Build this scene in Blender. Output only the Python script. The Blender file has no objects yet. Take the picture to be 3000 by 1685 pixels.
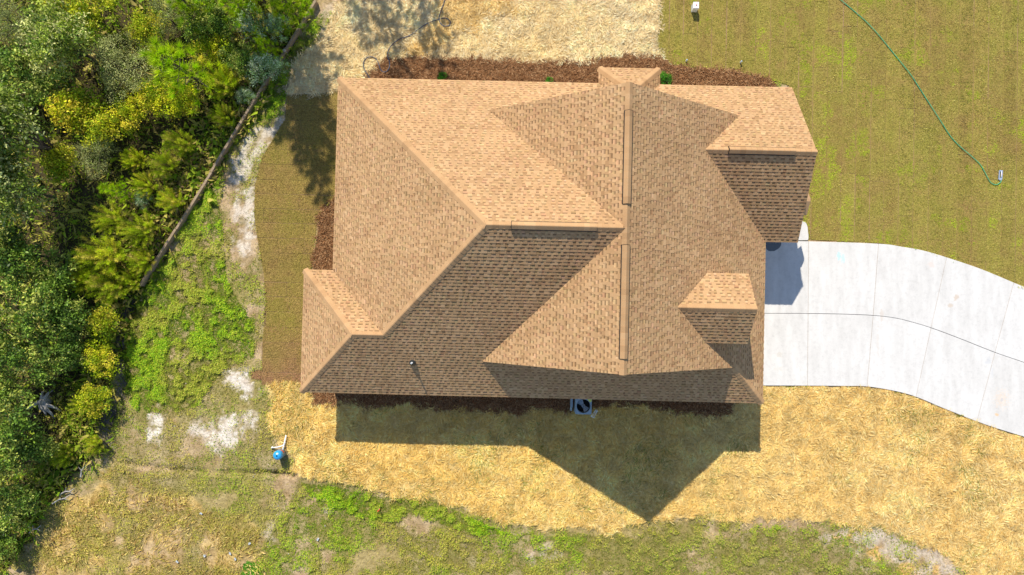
import bpy, math, random
import numpy as np
from mathutils import Matrix, Vector

random.seed(7)
rng = np.random.default_rng(11)
scene = bpy.context.scene
COL = scene.collection

# ------------------------------------------------------------------ camera (drone looking almost straight down)
CAM_H, F_PX, AX, AY = 33.0, 2250.0, -0.0059, 0.0191
cax, sax, cay, say = math.cos(AX), math.sin(AX), math.cos(AY), math.sin(AY)
ROWS = ((cax, 0.0, sax), (-sax * say, cay, cax * say), (-sax * cay, -say, cax * cay))
cam_data = bpy.data.cameras.new("camera")
cam_data.sensor_width = 36.0
cam_data.lens = 36.0 * F_PX / 3000.0
cam_data.clip_end = 2000.0
cam = bpy.data.objects.new("camera", cam_data)
COL.objects.link(cam)
cam.matrix_world = Matrix.Translation((0, 0, CAM_H)) @ Matrix(ROWS).transposed().to_4x4()
scene.camera = cam

# ------------------------------------------------------------------ sky, sun, exposure
TX, TY = 0.2702, 0.869            # shadow run per metre of height, towards +x and -y
to_sun = Vector((-TX, TY, 1.0)).normalized()
elev = math.asin(to_sun.z)
world = bpy.data.worlds.new("World")
scene.world = world
world.use_nodes = True
wn = world.node_tree
wn.nodes.clear()
sky = wn.nodes.new("ShaderNodeTexSky")
sky.sky_type = 'NISHITA'
sky.sun_disc = False
sky.sun_elevation = elev
sky.sun_rotation = math.atan2(to_sun.x, to_sun.y)
sky.air_density = 1.0
sky.dust_density = 0.3
sky.ozone_density = 1.5
bg = wn.nodes.new("ShaderNodeBackground")
bg.inputs[1].default_value = 0.15
wo = wn.nodes.new("ShaderNodeOutputWorld")
wn.links.new(sky.outputs[0], bg.inputs[0])
wn.links.new(bg.outputs[0], wo.inputs[0])
sun_data = bpy.data.lights.new("sun", 'SUN')
sun_data.energy = 5.0
sun_data.angle = math.radians(0.55)
sun_data.color = (1.0, 0.93, 0.8)
sun = bpy.data.objects.new("sun", sun_data)
COL.objects.link(sun)
sun.rotation_euler = to_sun.to_track_quat('Z', 'Y').to_euler()
scene.view_settings.view_transform = 'Standard'
scene.view_settings.look = 'None'
scene.view_settings.exposure = 0.2
scene.view_settings.gamma = 1.0
scene.view_settings.use_curve_mapping = False
scene.render.engine = 'CYCLES'
scene.cycles.max_bounces = 6
scene.cycles.transparent_max_bounces = 4

# ------------------------------------------------------------------ small maths helpers
K = 3000.0 / 2576.0


def at3(px, py, z=0.0):
    """place on the plane of height z that a survey point (3000-wide aerial sheet) marks"""
    c = ((px - 1500.0) / F_PX, -(py - 842.5) / F_PX, -1.0)
    d = [sum(ROWS[i][j] * c[i] for i in range(3)) for j in range(3)]
    t = (z - CAM_H) / d[2]
    return np.array([d[0] * t, d[1] * t, z])


def at(px, py, z=0.0):
    return at3(px * K, py * K, z)


def poly(pts, z=0.0):
    return np.array([at(a, b, z)[:2] for a, b in pts])


_tab = {}


def vnoise(x, y, scale, seed):
    if seed not in _tab:
        _tab[seed] = np.random.default_rng(seed + 100).random((256, 256))
    T = _tab[seed]
    x = np.asarray(x) / scale + 1000.37
    y = np.asarray(y) / scale + 1000.71
    xi = np.floor(x).astype(int)
    yi = np.floor(y).astype(int)
    fx = x - xi
    fy = y - yi
    fx = fx * fx * (3 - 2 * fx)
    fy = fy * fy * (3 - 2 * fy)
    a = T[xi % 256, yi % 256]
    b = T[(xi + 1) % 256, yi % 256]
    c = T[xi % 256, (yi + 1) % 256]
    d = T[(xi + 1) % 256, (yi + 1) % 256]
    return (a * (1 - fx) + b * fx) * (1 - fy) + (c * (1 - fx) + d * fx) * fy


def fbm(x, y, scale, seed, octaves=4):
    s = 0.0
    amp = 1.0
    tot = 0.0
    for i in range(octaves):
        s = s + amp * vnoise(x, y, scale / 2 ** i, seed + i)
        tot += amp
        amp *= 0.55
    return s / tot


def smooth(a, b, x):
    t = np.clip((x - a) / (b - a), 0, 1)
    return t * t * (3 - 2 * t)


def inside(P, x, y):
    r = np.zeros(np.shape(x), bool)
    n = len(P)
    j = n - 1
    for i in range(n):
        xi, yi = P[i]
        xj, yj = P[j]
        c = ((yi > y) != (yj > y))
        with np.errstate(divide='ignore', invalid='ignore'):
            xx = (xj - xi) * (y - yi) / (yj - yi) + xi
        r ^= c & (x < xx)
        j = i
    return r


def warped(P, x, y, amp=0.25, scale=0.7, seed=3):
    dx = (fbm(x, y, scale, seed) - 0.5) * 4 * amp
    dy = (fbm(x, y, scale, seed + 20) - 0.5) * 4 * amp
    return inside(P, x + dx, y + dy)


def seg_dist(pts, x, y):
    best = np.full(np.shape(x), 1e9)
    for (x0, y0), (x1, y1) in zip(pts[:-1], pts[1:]):
        L = (x1 - x0) ** 2 + (y1 - y0) ** 2
        t = np.clip(((x - x0) * (x1 - x0) + (y - y0) * (y1 - y0)) / L, 0, 1)
        best = np.minimum(best, np.hypot(x - x0 - t * (x1 - x0), y - y0 - t * (y1 - y0)))
    return best


def spline(pts, n):
    pts = np.asarray(pts, float)
    out = []
    m = len(pts)
    for i in range(m - 1):
        p0 = pts[max(i - 1, 0)]
        p1 = pts[i]
        p2 = pts[i + 1]
        p3 = pts[min(i + 2, m - 1)]
        for t in np.linspace(0, 1, n, endpoint=False):
            out.append(0.5 * (2 * p1 + (p2 - p0) * t + (2 * p0 - 5 * p1 + 4 * p2 - p3) * t ** 2 + (3 * p1 - p0 - 3 * p2 + p3) * t ** 3))
    out.append(pts[-1])
    return np.array(out)


def clip_rect(P, x0, x1, y0, y1):
    out = [tuple(p) for p in P]
    for ax, val, sgn in ((0, x0, 1), (0, x1, -1), (1, y0, 1), (1, y1, -1)):
        inp, out = out, []
        if not inp:
            return []
        for i in range(len(inp)):
            a, b = inp[i - 1], inp[i]
            da, db = (a[ax] - val) * sgn, (b[ax] - val) * sgn
            if (da >= 0) != (db >= 0):
                t = da / (da - db)
                out.append((a[0] + (b[0] - a[0]) * t, a[1] + (b[1] - a[1]) * t))
            if db >= 0:
                out.append(b)
    return out


def area2(P):
    return 0.5 * sum(P[i - 1][0] * P[i][1] - P[i][0] * P[i - 1][1] for i in range(len(P)))


# ------------------------------------------------------------------ object helpers
def tag(o, label=None, cat=None, group=None, kind=None):
    if label:
        o["label"] = label
    if cat:
        o["category"] = cat
    if group:
        o["group"] = group
    if kind:
        o["kind"] = kind
    return o


def link(name, me, mat=None, parent=None):
    o = bpy.data.objects.new(name, me)
    COL.objects.link(o)
    if parent is not None:
        o.parent = parent
    if mat is not None and me is not None and len(me.materials) == 0:
        me.materials.append(mat)
    return o


def empty(name, loc=(0, 0, 0), rz=0.0):
    o = bpy.data.objects.new(name, None)
    COL.objects.link(o)
    o.location = loc
    o.rotation_euler = (0, 0, rz)
    o.empty_display_size = 0.1
    return o


def np_mesh(name, V, F, C=None, smooth_shade=False):
    """mesh from an array of vertices and one array of equal-sized faces"""
    V = np.ascontiguousarray(V, np.float32)
    F = np.ascontiguousarray(F, np.int32)
    me = bpy.data.meshes.new(name)
    k = F.shape[1]
    me.vertices.add(len(V))
    me.vertices.foreach_set("co", V.ravel())
    me.loops.add(F.size)
    me.loops.foreach_set("vertex_index", F.ravel())
    me.polygons.add(len(F))
    me.polygons.foreach_set("loop_start", np.arange(0, F.size, k, dtype=np.int32))
    me.polygons.foreach_set("loop_total", np.full(len(F), k, np.int32))
    if smooth_shade:
        me.polygons.foreach_set("use_smooth", np.ones(len(F), bool))
    if C is not None:
        C = np.asarray(C, np.float32)
        if C.shape[1] == 3:
            C = np.hstack([C, np.ones((len(C), 1), np.float32)])
        a = me.color_attributes.new("Col", 'FLOAT_COLOR', 'POINT')
        a.data.foreach_set("color", np.ascontiguousarray(C).ravel())
    me.update(calc_edges=True)
    return me


class MB:
    """collects faces for one mesh"""

    def __init__(s):
        s.v, s.f, s.c = [], [], []

    def add(s, vs, fs, col=(1, 1, 1)):
        b = len(s.v)
        s.v += [tuple(p) for p in vs]
        s.c += ([col] * len(vs)) if not isinstance(col, list) else col
        s.f += [tuple(b + i for i in f) for f in fs]

    def box(s, x0, x1, y0, y1, z0, z1, col=(1, 1, 1)):
        s.add([(x0, y0, z0), (x1, y0, z0), (x1, y1, z0), (x0, y1, z0), (x0, y0, z1), (x1, y0, z1), (x1, y1, z1), (x0, y1, z1)],
              [(0, 3, 2, 1), (4, 5, 6, 7), (0, 1, 5, 4), (1, 2, 6, 5), (2, 3, 7, 6), (3, 0, 4, 7)], col)

    def prism(s, P, z0, z1, col=(1, 1, 1), bevel=0.0):
        P = [tuple(p) for p in P]
        if area2(P) < 0:
            P = P[::-1]
        n = len(P)
        if bevel:
            c = np.mean(np.array(P), 0)
            Q = []
            for i in range(n):
                a, b, d = np.array(P[i - 1]), np.array(P[i]), np.array(P[(i + 1) % n])
                e1 = (b - a) / (np.linalg.norm(b - a) + 1e-9)
                e2 = (d - b) / (np.linalg.norm(d - b) + 1e-9)
                m = np.array([-(e1[1] + e2[1]), e1[0] + e2[0]])
                m = m / (np.linalg.norm(m) + 1e-9)
                Q.append(tuple(b + m * bevel))
            vs = [(x, y, z0) for x, y in P] + [(x, y, z1 - bevel) for x, y in P] + [(x, y, z1) for x, y in Q]
            fs = [tuple(range(n))[::-1], tuple(range(2 * n, 3 * n))]
            for i in range(n):
                j = (i + 1) % n
                fs += [(i, j, n + j, n + i), (n + i, n + j, 2 * n + j, 2 * n + i)]
        else:
            vs = [(x, y, z0) for x, y in P] + [(x, y, z1) for x, y in P]
            fs = [tuple(range(n))[::-1], tuple(range(n, 2 * n))]
            for i in range(n):
                j = (i + 1) % n
                fs.append((i, j, n + j, n + i))
        s.add(vs, fs, col)

    def lathe(s, prof, n=20, c=(0, 0), col=(1, 1, 1), capped=True):
        vs, fs = [], []
        for r, z in prof:
            for i in range(n):
                a = 2 * math.pi * i / n
                vs.append((c[0] + r * math.cos(a), c[1] + r * math.sin(a), z))
        for k in range(len(prof) - 1):
            for i in range(n):
                j = (i + 1) % n
                fs.append((k * n + i, k * n + j, (k + 1) * n + j, (k + 1) * n + i))
        if capped:
            fs.append(tuple(range((len(prof) - 1) * n, len(prof) * n)))
        s.add(vs, fs, col)

    def tube(s, pts, rad, n=6, col=(1, 1, 1)):
        pts = [np.array(p, float) for p in pts]
        m = len(pts)
        rad = rad if hasattr(rad, '__len__') else [rad] * m
        vs, fs = [], []
        up = np.array([0.13, 0.27, 0.95])
        for i, p in enumerate(pts):
            d = pts[min(i + 1, m - 1)] - pts[max(i - 1, 0)]
            d = d / (np.linalg.norm(d) + 1e-9)
            a = np.cross(d, up)
            if np.linalg.norm(a) < 0.1:
                a = np.cross(d, (1, 0, 0))
            a = a / np.linalg.norm(a)
            b = np.cross(d, a)
            for k in range(n):
                t = 2 * math.pi * k / n
                vs.append(p + (a * math.cos(t) + b * math.sin(t)) * rad[i])
        for i in range(m - 1):
            for k in range(n):
                l = (k + 1) % n
                fs.append((i * n + k, i * n + l, (i + 1) * n + l, (i + 1) * n + k))
        fs.append(tuple(range(n))[::-1])
        fs.append(tuple(range((m - 1) * n, m * n)))
        s.add(vs, fs, col)

    def mesh(s, name, smooth_shade=False):
        me = bpy.data.meshes.new(name)
        me.from_pydata([tuple(map(float, p)) for p in s.v], [], s.f)
        a = me.color_attributes.new("Col", 'FLOAT_COLOR', 'POINT')
        C = np.ones((len(s.v), 4), np.float32)
        C[:, :3] = np.array(s.c, np.float32).reshape(-1, 3)
        a.data.foreach_set("color", C.ravel())
        if smooth_shade:
            me.polygons.foreach_set("use_smooth", np.ones(len(me.polygons), bool))
        me.update()
        return me

    def build(s, name, mat, parent=None, smooth_shade=False):
        return link(name, s.mesh(name, smooth_shade), mat, parent)


# ------------------------------------------------------------------ materials
MAT = {}


def new_mat(name):
    m = bpy.data.materials.new(name)
    m.use_nodes = True
    nt = m.node_tree
    b = nt.nodes["Principled BSDF"]
    MAT[name] = m
    return m, nt, b


def nd(nt, typ, **kw):
    n = nt.nodes.new(typ)
    for k, v in kw.items():
        setattr(n, k, v)
    return n


def noise(nt, scale, detail=4, rough=0.55, vec=None, dim='3D'):
    n = nd(nt, "ShaderNodeTexNoise")
    n.inputs["Scale"].default_value = scale
    n.inputs["Detail"].default_value = detail
    n.inputs["Roughness"].default_value = rough
    if vec is not None:
        nt.links.new(vec, n.inputs["Vector"])
    return n


def ramp(nt, fac, stops):
    r = nd(nt, "ShaderNodeValToRGB")
    while len(r.color_ramp.elements) < len(stops):
        r.color_ramp.elements.new(0.5)
    for e, (p, c) in zip(r.color_ramp.elements, stops):
        e.position = p
        e.color = (*c, 1) if len(c) == 3 else c
    nt.links.new(fac, r.inputs[0])
    return r


def mixc(nt, fac, a, b, mode='MIX'):
    m = nd(nt, "ShaderNodeMix", data_type='RGBA', blend_type=mode)
    for sock, v in ((m.inputs[0], fac), (m.inputs[6], a), (m.inputs[7], b)):
        if hasattr(v, 'links'):
            nt.links.new(v, sock)
        elif isinstance(v, (int, float)):
            sock.default_value = v
        else:
            sock.default_value = (*v, 1)
    return m.outputs[2]


def math_n(nt, op, a, b=None, c=None):
    m = nd(nt, "ShaderNodeMath", operation=op)
    for i, v in enumerate((a, b, c)):
        if v is None:
            continue
        if hasattr(v, 'links'):
            nt.links.new(v, m.inputs[i])
        else:
            m.inputs[i].default_value = v
    return m.outputs[0]


def position(nt):
    return nd(nt, "ShaderNodeNewGeometry").outputs["Position"]


def bump(nt, b, height, strength, dist):
    n = nd(nt, "ShaderNodeBump")
    n.inputs["Strength"].default_value = strength
    n.inputs["Distance"].default_value = dist
    nt.links.new(height, n.inputs["Height"])
    nt.links.new(n.outputs[0], b.inputs["Normal"])


def plain(name, col, rough=0.6, metal=0.0, var=0.12, scale=14.0, spec=0.4):
    """painted or moulded surface with slight mottling"""
    m, nt, b = new_mat(name)
    p = nd(nt, "ShaderNodeTexCoord").outputs["Object"]
    n = noise(nt, scale, 4, 0.6, p)
    r = ramp(nt, n.outputs["Fac"], [(0.25, tuple(c * (1 - var) for c in col)), (0.75, tuple(min(1, c * (1 + var)) for c in col))])
    nt.links.new(r.outputs[0], b.inputs["Base Color"])
    b.inputs["Roughness"].default_value = rough
    b.inputs["Metallic"].default_value = metal
    b.inputs["Specular IOR Level"].default_value = spec
    return m


def vcol(nt):
    a = nd(nt, "ShaderNodeAttribute", attribute_name="Col")
    return a.outputs["Color"]


# ground: colour laid out per vertex, finer mottling and relief on top
m, nt, b = new_mat("earth")
P = position(nt)
n1 = noise(nt, 9.0, 8, 0.7, P)
n2 = noise(nt, 38.0, 4, 0.6, P)
f1 = ramp(nt, n1.outputs["Fac"], [(0.28, (0.52, 0.5, 0.48)), (0.7, (1.3, 1.3, 1.28))])
f2 = ramp(nt, n2.outputs["Fac"], [(0.3, (0.72, 0.72, 0.72)), (0.7, (1.2, 1.2, 1.2))])
c = mixc(nt, 1.0, vcol(nt), f1.outputs[0], 'MULTIPLY')
c = mixc(nt, 1.0, c, f2.outputs[0], 'MULTIPLY')
nt.links.new(c, b.inputs["Base Color"])
b.inputs["Roughness"].default_value = 1.0
b.inputs["Specular IOR Level"].default_value = 0.1
bump(nt, b, n1.outputs["Fac"], 0.9, 0.05)


def blade_mat(name, trans=0.25, rough=0.75, spec=0.15, rnd=0.0):
    m, nt, b = new_mat(name)
    c = vcol(nt)
    if rnd:
        oi = nd(nt, "ShaderNodeObjectInfo")
        r = ramp(nt, oi.outputs["Random"], [(0.0, (1 - rnd, 1 - rnd * 0.8, 1 - rnd)), (0.5, (1, 1, 1)), (1.0, (1 + rnd, 1 + rnd * 0.8, 1 + rnd * 0.5))])
        c = mixc(nt, 1.0, c, r.outputs[0], 'MULTIPLY')
    nt.links.new(c, b.inputs["Base Color"])
    b.inputs["Roughness"].default_value = rough
    b.inputs["Specular IOR Level"].default_value = spec
    if trans:
        t = nd(nt, "ShaderNodeBsdfTranslucent")
        nt.links.new(mixc(nt, 1.0, c, (1.15, 1.2, 0.6), 'MULTIPLY'), t.inputs[0])
        mx = nd(nt, "ShaderNodeMixShader")
        mx.inputs[0].default_value = trans
        nt.links.new(b.outputs[0], mx.inputs[1])
        nt.links.new(t.outputs[0], mx.inputs[2])
        nt.links.new(mx.outputs[0], nt.nodes["Material Output"].inputs[0])
    return m


blade_mat("straw", 0.15, 0.7, 0.2)
blade_mat("needles_fallen", 0.05, 0.85, 0.1)
blade_mat("grass", 0.25)
blade_mat("weed_leaf", 0.3, 0.6, 0.25)
blade_mat("leaf", 0.22, 0.6, 0.2, 0.22)
blade_mat("glossy_leaf", 0.18, 0.5, 0.3, 0.2)
blade_mat("needle", 0.25, 0.65, 0.2, 0.16)

# bark
m, nt, b = new_mat("bark")
P = nd(nt, "ShaderNodeTexCoord").outputs["Object"]
n = noise(nt, 22, 5, 0.65, P)
r = ramp(nt, n.outputs["Fac"], [(0.3, (0.05, 0.035, 0.025)), (0.7, (0.17, 0.125, 0.09))])
nt.links.new(r.outputs[0], b.inputs["Base Color"])
b.inputs["Roughness"].default_value = 0.95
bump(nt, b, n.outputs["Fac"], 0.6, 0.02)

# shingles
m, nt, b = new_mat("shingle")
P = position(nt)
n1 = noise(nt, 120.0, 2, 0.6, P)
n2 = noise(nt, 0.55, 3, 0.6, P)
f1 = ramp(nt, n1.outputs["Fac"], [(0.3, (0.86, 0.86, 0.86)), (0.7, (1.12, 1.12, 1.12))])
f2 = ramp(nt, n2.outputs["Fac"], [(0.3, (0.92, 0.91, 0.9)), (0.7, (1.06, 1.06, 1.06))])
c = mixc(nt, 1.0, vcol(nt), f1.outputs[0], 'MULTIPLY')
c = mixc(nt, 1.0, c, f2.outputs[0], 'MULTIPLY')
nt.links.new(c, b.inputs["Base Color"])
b.inputs["Roughness"].default_value = 0.95
b.inputs["Specular IOR Level"].default_value = 0.15

# concrete
m, nt, b = new_mat("concrete")
P = position(nt)
mp = nd(nt, "ShaderNodeMapping")
mp.inputs["Scale"].default_value = (2.2, 0.5, 1.0)
nt.links.new(P, mp.inputs[0])
n1 = noise(nt, 1.1, 5, 0.6, mp.outputs[0])
n2 = noise(nt, 7.0, 6, 0.7, P)
n3 = noise(nt, 60.0, 3, 0.6, P)
base = ramp(nt, n1.outputs["Fac"], [(0.3, (0.57, 0.55, 0.525)), (0.65, (0.67, 0.65, 0.625))])
f2 = ramp(nt, n2.outputs["Fac"], [(0.25, (0.86, 0.86, 0.86)), (0.5, (1, 1, 1)), (0.8, (1.04, 1.04, 1.04))])
f3 = ramp(nt, n3.outputs["Fac"], [(0.3, (0.95, 0.95, 0.95)), (0.7, (1.03, 1.03, 1.03))])
c = mixc(nt, 1.0, base.outputs[0], f2.outputs[0], 'MULTIPLY')
c = mixc(nt, 1.0, c, f3.outputs[0], 'MULTIPLY')
oi = nd(nt, "ShaderNodeObjectInfo")
f4 = ramp(nt, oi.outputs["Random"], [(0.0, (0.94, 0.935, 0.925)), (1.0, (1.03, 1.03, 1.03))])
c = mixc(nt, 1.0, c, f4.outputs[0], 'MULTIPLY')


def blot(c, centre, rx, ry, col, amount, edge=0.35, nscale=5.0):
    """a stain of its own shape, lying on the slab"""
    s = nd(nt, "ShaderNodeVectorMath", operation='SUBTRACT')
    nt.links.new(P, s.inputs[0])
    s.inputs[1].default_value = (centre[0], centre[1], 0.08)
    d = nd(nt, "ShaderNodeVectorMath", operation='DIVIDE')
    nt.links.new(s.outputs[0], d.inputs[0])
    d.inputs[1].default_value = (rx, ry, 1.0)
    ln = nd(nt, "ShaderNodeVectorMath", operation='LENGTH')
    nt.links.new(d.outputs[0], ln.inputs[0])
    nn = noise(nt, nscale, 4, 0.6, P)
    v = math_n(nt, 'ADD', ln.outputs["Value"], math_n(nt, 'MULTIPLY', math_n(nt, 'SUBTRACT', nn.outputs["Fac"], 0.5), edge * 4))
    mr = nd(nt, "ShaderNodeMapRange", interpolation_type='SMOOTHSTEP')
    nt.links.new(v, mr.inputs[0])
    mr.inputs[1].default_value = 1.0
    mr.inputs[2].default_value = 1.0 - edge
    mr.inputs[3].default_value = 0.0
    mr.inputs[4].default_value = amount
    return mixc(nt, mr.outputs[0], c, col)


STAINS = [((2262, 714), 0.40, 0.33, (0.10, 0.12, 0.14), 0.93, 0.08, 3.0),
          ((2458, 750), 0.10, 0.22, (0.42, 0.68, 0.78), 0.8, 0.5, 14.0), ((2470, 757), 0.10, 0.22, (0.45, 0.7, 0.8), 0.7, 0.5, 14.0),
          ((2802, 872), 0.14, 0.16, (0.52, 0.42, 0.33), 0.7, 0.5, 9.0), ((2784, 896), 0.14, 0.11, (0.52, 0.42, 0.33), 0.65, 0.5, 9.0),
          ((2728, 776), 0.2, 0.22, (0.6, 0.5, 0.44), 0.5, 0.6, 9.0), ((2584, 924), 0.1, 0.4, (0.55, 0.47, 0.4), 0.5, 0.6, 7.0),
          ((2572, 1000), 0.07, 0.9, (0.58, 0.53, 0.48), 0.45, 0.6, 7.0), ((2284, 1040), 0.16, 0.13, (0.55, 0.5, 0.43), 0.5, 0.6, 9.0),
          ((2280, 1080), 0.3, 0.12, (0.58, 0.54, 0.48), 0.4, 0.7, 9.0), ((2920, 1216), 0.1, 0.08, (0.7, 0.42, 0.2), 0.7, 0.6, 9.0),
          ((2935, 1170), 0.4, 0.5, (0.72, 0.52, 0.35), 0.35, 0.9, 12.0), ((2520, 860), 0.3, 0.12, (0.56, 0.52, 0.5), 0.35, 0.7, 9.0),
          ((2905, 1090), 0.12, 0.4, (0.5, 0.52, 0.55), 0.3, 0.8, 11.0), ((2935, 1172), 0.08, 0.1, (0.4, 0.42, 0.46), 0.5, 0.6, 11.0),
          ((2895, 1058), 0.2, 0.16, (0.45, 0.47, 0.5), 0.4, 0.7, 8.0), ((2310, 700), 1.2, 0.02, (0.5, 0.48, 0.45), 0.3, 0.5, 8.0)]
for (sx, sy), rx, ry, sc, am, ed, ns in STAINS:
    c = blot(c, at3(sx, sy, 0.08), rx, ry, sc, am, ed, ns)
nt.links.new(c, b.inputs["Base Color"])
b.inputs["Roughness"].default_value = 0.85
b.inputs["Specular IOR Level"].default_value = 0.25
bump(nt, b, n2.outputs["Fac"], 0.25, 0.01)

# sod
m, nt, b = new_mat("sod")
P = position(nt)
n1 = noise(nt, 1.1, 6, 0.65, P)
n2 = noise(nt, 26.0, 4, 0.65, P)
oi = nd(nt, "ShaderNodeObjectInfo")
c = ramp(nt, n1.outputs["Fac"], [(0.3, (0.3, 0.2, 0.07)), (0.52, (0.3, 0.235, 0.06)), (0.75, (0.26, 0.235, 0.045))]).outputs[0]
c = mixc(nt, 1.0, c, vcol(nt), 'MULTIPLY')
f2 = ramp(nt, n2.outputs["Fac"], [(0.3, (0.45, 0.45, 0.45)), (0.7, (1.45, 1.45, 1.45))])
c = mixc(nt, 1.0, c, f2.outputs[0], 'MULTIPLY')
f3 = ramp(nt, oi.outputs["Random"], [(0.0, (0.97, 0.96, 0.97)), (1.0, (1.03, 1.03, 1.02))])
c = mixc(nt, 1.0, c, f3.outputs[0], 'MULTIPLY')
nt.links.new(c, b.inputs["Base Color"])
b.inputs["Roughness"].default_value = 1.0
b.inputs["Specular IOR Level"].default_value = 0.1
bump(nt, b, n2.outputs["Fac"], 1.0, 0.04)

# weathered timber
m, nt, b = new_mat("timber")
P = nd(nt, "ShaderNodeTexCoord").outputs["Object"]
mp = nd(nt, "ShaderNodeMapping")
mp.inputs["Scale"].default_value = (0.8, 14.0, 14.0)
nt.links.new(P, mp.inputs[0])
n1 = noise(nt, 2.5, 6, 0.7, mp.outputs[0])
r = ramp(nt, n1.outputs["Fac"], [(0.25, (0.15, 0.105, 0.065)), (0.5, (0.31, 0.225, 0.145)), (0.8, (0.47, 0.35, 0.235))])
nt.links.new(r.outputs[0], b.inputs["Base Color"])
b.inputs["Roughness"].default_value = 0.9
bump(nt, b, n1.outputs["Fac"], 0.5, 0.01)

plain("dead_wood", (0.36, 0.34, 0.32), 0.9, var=0.4, scale=9)
plain("fascia", (0.55, 0.38, 0.22), 0.6)
plain("siding", (0.6, 0.5, 0.38), 0.8, scale=4)
plain("soffit", (0.62, 0.58, 0.5), 0.8)
plain("vent_black", (0.012, 0.012, 0.013), 0.5)
plain("boot_rubber", (0.02, 0.028, 0.034), 0.35, spec=0.6)
plain("pvc_white", (0.8, 0.82, 0.83), 0.35)
plain("dark_hole", (0.01, 0.01, 0.01), 0.9)
plain("tank_blue", (0.03, 0.33, 0.66), 0.3, spec=0.5)
plain("tank_body", (0.2, 0.27, 0.3), 0.35, var=0.25, scale=4)
plain("label_red", (0.8, 0.1, 0.06), 0.5)
plain("label_white", (0.85, 0.86, 0.86), 0.5)
plain("label_yellow", (0.75, 0.78, 0.18), 0.5)
plain("steel_shade_blue", (0.33, 0.42, 0.47), 0.45, 0.2)  # grey paint tinted bluish: the eave's blue shade is mixed into the colour
plain("fan_grey", (0.42, 0.48, 0.52), 0.45)
plain("pad_grey", (0.3, 0.3, 0.3), 0.9)
plain("utility_white", (0.84, 0.85, 0.86), 0.45)
plain("hose_green", (0.02, 0.38, 0.2), 0.35, spec=0.5)
plain("hose_navy", (0.035, 0.05, 0.09), 0.4, spec=0.5)
plain("sprinkler_blue", (0.3, 0.36, 0.5), 0.4)
plain("joint_tan", (0.42, 0.36, 0.3), 0.95, var=0.3)
plain("joint_black", (0.02, 0.02, 0.02), 0.9)
plain("paper", (0.5, 0.53, 0.55), 0.7)
plain("stake_wood", (0.45, 0.32, 0.18), 0.85)
plain("stone", (0.42, 0.38, 0.36), 0.9, var=0.3)

# ================================================================== SETTING: ground regions
TH = -0.0237
CT, ST = math.cos(TH), math.sin(TH)


def to_local(x, y):
    return CT * x + ST * y, -ST * x + CT * y


def to_world(u, v):
    return CT * u - ST * v, ST * u + CT * v


R_NSTRAW = poly([(870, -220), (842, 40), (800, 105), (748, 158), (728, 205), (722, 240), (735, 252), (768, 250), (800, 235), (845, 225), (920, 200), (1000, 200),
                 (1700, 200), (1660, 150), (1652, 100), (1655, 40), (1650, -220)])
R_NGOLD = poly([(1000, 150), (1045, 95), (1110, 50), (1128, -40), (1300, -40), (1280, 30), (1200, 66), (1150, 90), (1120, 130), (1060, 150)])
R_NMULCH = poly([(912, 190), (950, 163), (985, 149), (1080, 147), (1200, 151), (1300, 157), (1420, 158), (1500, 152), (1560, 147), (1650, 143), (1690, 163), (1760, 173),
                 (1850, 183), (1930, 200), (1952, 216), (1950, 270), (912, 270)])
R_SMULCH = poly([(787, 950), (787, 1018), (848, 1020), (880, 1018), (930, 1030), (1020, 1016), (1090, 1028), (1170, 1034), (1260, 1038), (1300, 1046), (1330, 1030), (1440, 1034),
                 (1530, 1020), (1640, 1028), (1730, 1042), (1800, 1048), (1838, 1040), (1842, 1010), (1838, 940)])
R_WMULCH = poly([(880, 500), (845, 505), (812, 520), (797, 570), (788, 640), (784, 700), (880, 700)])
R_SSTRAW = poly([(664, 968), (757, 966), (800, 985), (800, 960), (1890, 950), (1923, 972), (2030, 972), (2175, 974), (2254, 986), (2318, 1004), (2395, 1034), (2495, 1074), (2576, 1099),
                 (2680, 1135), (2860, 1200), (2860, 1700), (2500, 1700), (2430, 1450), (2355, 1385), (2240, 1340), (2120, 1318), (2000, 1300), (1870, 1312), (1760, 1300), (1690, 1306), (1600, 1312),
                 (1540, 1337), (1450, 1325), (1330, 1328), (1270, 1318), (1200, 1292), (1120, 1262), (1000, 1252), (930, 1228), (820, 1212), (740, 1188), (733, 1150), (692, 1100), (675, 1060), (682, 1010)])
R_LAWN = poly([(1652, -220), (1656, 40), (1652, 100), (1658, 140), (1695, 163), (1765, 172), (1855, 182), (1935, 199), (1985, 216), (1988, 540), (2020, 548), (2029, 572), (2034, 603), (2205, 611), (2270, 621),
               (2340, 639), (2376, 651), (2460, 681), (2546, 715), (2680, 775), (2860, 860), (2860, -220)])
R_WSOD = poly([(880, 226), (722, 240), (718, 300), (690, 345), (658, 400), (642, 470), (640, 540), (648, 600), (664, 690), (668, 760), (662, 850), (660, 930), (632, 936), (632, 952), (660, 956), (660, 968), (790, 966),
               (800, 690), (784, 690), (788, 630), (798, 565), (814, 518), (846, 505), (880, 505)])
R_WOODS = poly([(-400, -400), (840, -400), (797, 15), (740, 110), (640, 270), (500, 500), (430, 610), (355, 728), (320, 790), (300, 960), (285, 1020), (250, 1090), (255, 1150), (200, 1190), (160, 1250), (110, 1330), (30, 1420), (-30, 1500), (-400, 1900)])
R_GREEN_W = poly([(820, 20), (800, 90), (735, 165), (722, 235), (716, 290), (640, 310), (590, 370), (560, 430), (545, 500), (560, 560), (570, 700), (600, 760), (640, 800), (640, 900), (560, 930), (540, 960), (500, 1020), (430, 1040), (360, 1050), (320, 1000),
                  (300, 950), (305, 850), (330, 770), (355, 728), (430, 610), (500, 500), (640, 270), (740, 110)])
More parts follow.
